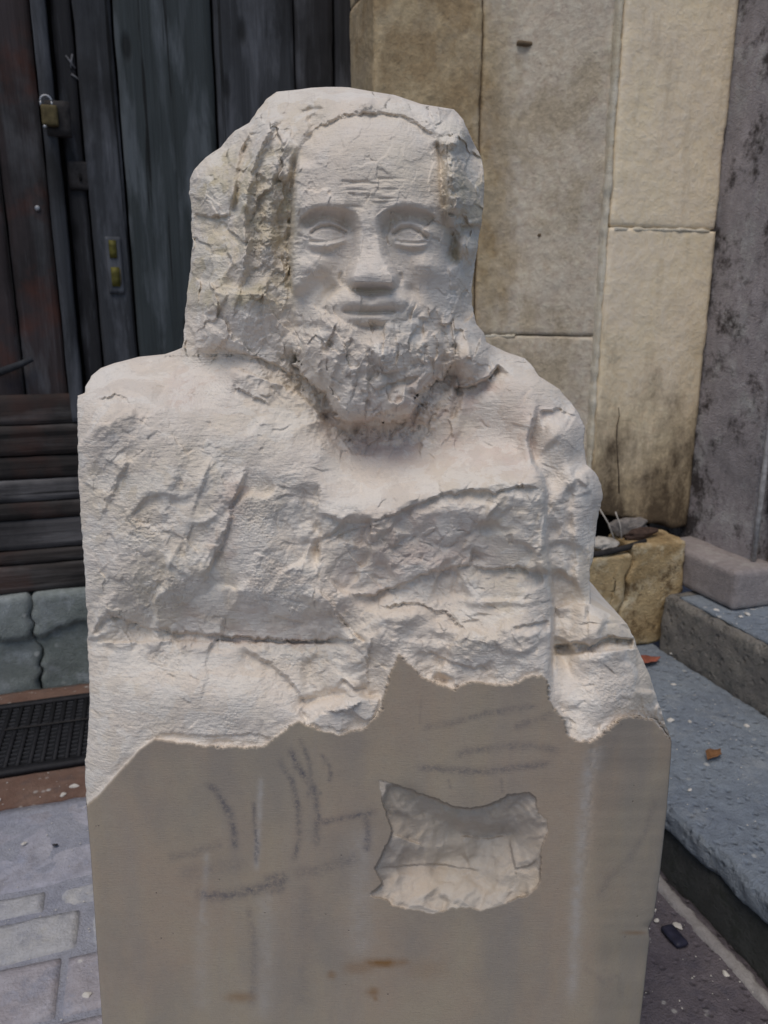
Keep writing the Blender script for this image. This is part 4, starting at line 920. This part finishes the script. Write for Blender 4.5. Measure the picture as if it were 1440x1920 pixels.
step([(703, 1627), (760, 1620), (820, 1618), (880, 1628), (905, 1632)], -7, 6, 14, .12, 1); step([(860, 1565), (910, 1572), (950, 1562)], 8, 6, 20, .15, 2)
step([(955, 1570), (962, 1600), (966, 1628), (990, 1622), (1008, 1608)], -7, 6, 14, .15, 1)
hmix = h
niche = np.zeros(NP); niche[I] = mk
# edges roll back near the outline of the carved part
dl = PX-np.repeat(xl, NC); dr = np.repeat(xr, NC)-PX
roll = np.exp(-dl/16.)*carved*22 + np.exp(-dr/16.)*carved*22 + np.exp(-dl/4.)*flat*4 + np.exp(-dr/4.)*flat*4
h = hmix-roll

# ---- paint attributes
carv = np.maximum(carved, niche*.42)  # hollow is fresh cut too; the darker blend paints in its shade
char = np.zeros(NP); pale = np.zeros(NP)
def stroke(poly, w, a, tgt):
    I, d, t, s_ = pdist(poly, w*2.5+4); d = d+2.2*fbm2(PX[I]/7, PY[I]/7, 3, 44)
    v = min(1, a*1.3)*np.exp(-(np.abs(d)/(w*1.2))**2)*sm(np.minimum(t, 1-t)/.12+.05)*(.7+.5*fbm2(PX[I]/12, PY[I]/12, 2, 3)); tgt[I] = np.maximum(tgt[I], v)
for poly, w_, a in (
    ([(385, 1465), (410, 1490), (430, 1525), (440, 1560), (440, 1600)], 6, .75), ([(475, 1500), (477, 1545), (482, 1585), (480, 1625)], 4, .75),
    ([(540, 1395), (560, 1440), (590, 1480), (596, 1530), (592, 1585), (585, 1590)], 6, .8), ([(520, 1420), (548, 1465), (560, 1520), (562, 1570), (548, 1622)], 5, .8), ([(560, 1380), (580, 1430), (584, 1470), (576, 1500)], 4, .7),
    ([(600, 1410), (620, 1440), (618, 1470)], 3.5, .6), ([(585, 1495), (605, 1485)], 4, .6), ([(360, 1675), (420, 1680), (480, 1668), (520, 1655), (545, 1635)], 9, .8), ([(490, 1650), (530, 1640), (528, 1668), (500, 1672)], 6, .7),
    ([(545, 1640), (600, 1630), (680, 1605)], 10, .4), ([(590, 1545), (640, 1535), (690, 1525), (712, 1522)], 5, .75), ([(685, 1520), (690, 1560), (688, 1600)], 6, .75), ([(310, 1610), (360, 1600), (420, 1580)], 7, .4),
    ([(330, 1640), (400, 1630), (470, 1620)], 14, .3), ([(784, 1365), (850, 1355), (900, 1340), (960, 1330), (1020, 1322)], 5, .5), ([(960, 1365), (1000, 1352), (1040, 1338)], 6, .45), ([(845, 1420), (880, 1408), (930, 1402), (990, 1398), (1060, 1408)], 7, .5),
    ([(770, 1438), (830, 1442), (900, 1448), (960, 1440), (1040, 1430)], 6, .65), ([(840, 1460), (845, 1480)], 2.5, .4), ([(940, 1455), (942, 1490)], 2.5, .4), ([(465, 1690), (475, 1760), (476, 1850), (470, 1900)], 7, .4), ([(570, 1650), (572, 1780), (570, 1900)], 12, .2),
    ([(1235, 1490), (1210, 1560), (1180, 1610), (1140, 1650), (1115, 1700)], 6, .3), ([(790, 1310), (786, 1360)], 2, .3), ([(1090, 1810), (1130, 1840), (1160, 1830), (1165, 1880)], 5, .3)): stroke(poly, w_, a, char)
for poly, w_, a in (([(490, 1450), (486, 1520), (482, 1600), (480, 1640)], 5, .5), ([(388, 1590), (384, 1660), (376, 1740)], 5, .4), ([(1108, 1395), (1100, 1480), (1088, 1600), (1078, 1760), (1070, 1900)], 10, .5), ([(680, 1540), (676, 1660), (672, 1800)], 22, .28),
                    ([(500, 1660), (498, 1800), (492, 1920)], 16, .28), ([(1112, 1400), (1118, 1420), (1108, 1440)], 12, .5), ([(380, 1700), (376, 1900)], 12, .22)): stroke(poly, w_, a, pale)
rust = np.zeros(NP)
def blob(cx, cy, rx, ry, a):
    I = box_sel(cx-3*rx, cx+3*rx, cy-3*ry, cy+3*ry); q = ((PX[I]-cx)/rx)**2+((PY[I]-cy)/ry)**2
    rust[I] = np.maximum(rust[I], a*np.clip(1.25*np.exp(-q)+.35*fbm2(PX[I]/9, PY[I]/9, 3, 7)*np.exp(-q*.4)-.1, 0, 1))
for b_ in ((718, 1806, 34, 8, .9), (750, 1803, 20, 5, .5), (672, 1815, 30, 12, .35), (700, 1860, 12, 9, .6), (450, 1870, 30, 9, .45), (622, 1828, 9, 8, .5), (704, 1872, 5, 4, .5), (1190, 1748, 24, 3, .5), (800, 1818, 40, 18, .15)): blob(*b_)
pink = np.clip(soft([(860, 700), (1000, 780), (980, 850), (700, 840), (640, 790), (800, 740)], 60)*.95 + soft([(700, 980), (880, 960), (900, 1040), (760, 1060), (640, 1130)], 50)*.7 + soft([(330, 700), (430, 710), (430, 760), (330, 750)], 30)*.8
               + soft([(350, 1140), (600, 1160), (620, 1200), (350, 1200)], 20)*.7 + soft([(430, 880), (470, 880), (430, 1040), (390, 1040)], 20)*.8, 0, 1)*(.6+.9*fbm2(PX/40, PY/40, 3, 14))
yel = np.clip(soft([(430, 300), (540, 300), (530, 560), (370, 560), (365, 400)], 40)*1.15 + soft([(830, 220), (900, 300), (900, 480), (850, 480)], 20)*.8 + soft([(180, 900), (290, 900), (290, 1000), (180, 1000)], 50)*.35 + soft([(190, 1080), (420, 1040), (430, 1160), (230, 1140)], 40)*.3, 0, 1)*(.6+.9*fbm2(PX/35, PY/35, 4, 15))  # yellow stone tone; the left hair patch also paints in brownish shadow
pink = np.clip(pink, 0, 1); yel = np.clip(yel, 0, 1)

# ---- to the world
def ray_pts(X, Y, yw):
    dx = (X-720)/F; dy = -(Y-960)/F; d1 = cos(PITCH)+dy*sin(PITCH); d2 = -sin(PITCH)+dy*cos(PITCH); t = yw/d1
    return np.stack([dx*t, yw, H+d2*t], 1)
V = ray_pts(PX, PY, Y0 - h*PXM)
V = V.reshape(NR, NC, 3)
# sides and back: the stone goes straight back from its outline
def side(col, sgn, n=7, depth=.34):
    out = []
    for k in range(1, n+1):
        q = col.copy(); dpt = depth*k/n; q[:, 1] += dpt
        r = (q[:, 1])/col[:, 1]-1; low = (col[:, 2] < H) & (rowy < 830); q[:, 2] += np.where(low, (col[:, 2]-H)*r*1.1-.004*k, 0)
        q[:, 0] -= sgn*(.010*k/n + .004*np.abs(fbm(q*14, 3, 5+k)))
        shr = np.clip((rowy-163)/120, 0, 1); q[:, 1] = np.where(rowy < 283, col[:, 1]+dpt*(.35+.65*shr), q[:, 1])
        out.append(q)
    return out
SL = side(V[:, 0], -1)[::-1]; SR = side(V[:, -1], 1)
ALL = np.concatenate([np.stack(SL, 1), V, np.stack(SR, 1)], 1); ncol = ALL.shape[1]; nl = len(SL)
AV = ALL.reshape(-1, 3)
def pad(a, e): return np.concatenate([np.full((NR, nl), e), a.reshape(NR, NC), np.full((NR, len(SR)), e)], 1).ravel()
sidec = (rowy < 1450).astype(float)
def padc(a): A = a.reshape(NR, NC); return np.concatenate([np.repeat(sidec[:, None], nl, 1), A, np.repeat(sidec[:, None], len(SR), 1)], 1).ravel()
i0 = (np.arange(NR-1)[:, None]*ncol+np.arange(ncol)[None]); nxt = (np.arange(ncol)+1) % ncol
Q = np.stack([i0, i0+ncol, (np.arange(NR-1)[:, None]*ncol+nxt[None])+ncol, (np.arange(NR-1)[:, None]*ncol+nxt[None])], -1).reshape(-1, 4)
fn = np.cross(AV[Q[:, 2]]-AV[Q[:, 0]], AV[Q[:, 3]]-AV[Q[:, 1]]); VN = np.zeros_like(AV)
for k in range(4):
    for c in range(3): VN[:, c] += np.bincount(Q[:, k], fn[:, c], len(AV))
VN /= np.maximum(np.linalg.norm(VN, axis=1, keepdims=True), 1e-12)
paint = np.stack([padc(carv), pad(char, 0), pad(rust, 0), np.ones(len(AV))], 1); pale = np.where(carved > .5, m_face, pale)
paint2 = np.stack([pad(pale, 0), pad(pink, 0), pad(yel, 0), np.ones(len(AV))], 1)
# ---- split by region into parts
FX = pad(PX, 0)[Q].max(1); FY = np.repeat(rowy, ncol)[Q[:, 0]]
PXa = pad(PX, -1)
FX = PXa[Q[:, 0]]
reg = np.zeros(len(Q), int)               # 0 pedestal_block
bnd_face = (padc(carv)[Q[:, 0]] > .5)
reg[bnd_face] = 1                          # torso
reg[(FX < 0) & (FY < 1450)] = 1
def setr(poly, k, base=None):
    m = inside(poly, FX, FY) & (FX > 0)
    if base is not None: m &= np.isin(reg, base)
    reg[m] = k
reg[(FY < 652) ] = 2                       # hair
setr([(300, 640), (343, 655), (392, 645), (430, 658), (480, 670), (530, 692), (560, 712), (560, 640), (300, 600)], 2)
setr(face_poly[:9]+[(800, 610), (700, 620), (590, 610)]+face_poly[-3:], 3)     # face
setr([(556, 600), (600, 575), (628, 545), (650, 540), (697, 552), (746, 541), (768, 560), (790, 590), (838, 585), (852, 672), (806, 722), (782, 744), (770, 776), (705, 794), (640, 790), (618, 760), (585, 718), (558, 690)], 4)  # beard
setr([(848, 620), (905, 625), (936, 680), (915, 708), (878, 726), (846, 722)], 2)
setr([(684, 400), (700, 400), (722, 470), (752, 505), (752, 540), (720, 549), (672, 549), (641, 538), (639, 508), (664, 470)], 5)              # nose
setr([(574, 440), (598, 418), (620, 416), (640, 424), (656, 438), (640, 458), (600, 464), (574, 456)], 6)
setr([(728, 438), (749, 419), (770, 416), (792, 424), (812, 442), (800, 462), (765, 465), (740, 456)], 7)
setr([(622, 574), (640, 572), (697, 572), (752, 573), (764, 577), (750, 596), (725, 610), (655, 610), (632, 592)], 8)
setr([(856, 430), (880, 435), (882, 470), (866, 505), (850, 490)], 9)
setr(NI, 10)

base = Vector((.0, .95, 0.0))
bust = empty('stone_bust', base); tag(bust, 'half carved pale limestone bust of a bearded man rising from its sawn block', 'sculpture')
def part(name, k, parent):
    f = Q[reg == k]; ids, inv = np.unique(f, return_inverse=True); f2 = inv.reshape(f.shape)
    o = mesh_np(name, AV[ids], f2, LIME, parent); me = o.data
    if len(me.vertices) == len(ids):
        for nm, arr in (('paint', paint), ('paint2', paint2)):
            at = me.color_attributes.new(nm, 'FLOAT_COLOR', 'POINT'); at.data.foreach_set('color', arr[ids].astype(np.float32).ravel())
        me.normals_split_custom_set_from_vertices(VN[ids].tolist())
    return o
blk = part('block', 0, bust); tag(blk, 'smooth sawn brown grey lower block with charcoal sketch lines')
part('torso', 1, bust); part('hair', 2, bust)
fc = part('face', 3, bust); part('beard', 4, bust)
part('nose', 5, fc); part('eye', 6, fc); part('eye', 7, fc); part('mouth', 8, fc); part('ear', 9, fc)
tag(part('hollow', 10, blk), 'rough eye shaped hollow chiselled into the sawn face')
cc = mesh_np('crown', AV[:ncol], [tuple(range(ncol))], LIME, bust); ca = cc.data.color_attributes.new('paint', 'FLOAT_COLOR', 'POINT'); ca.data.foreach_set('color', np.tile([1., 0, 0, 1], ncol).astype(np.float32))
print('bust verts', len(AV), 'rows', NR)
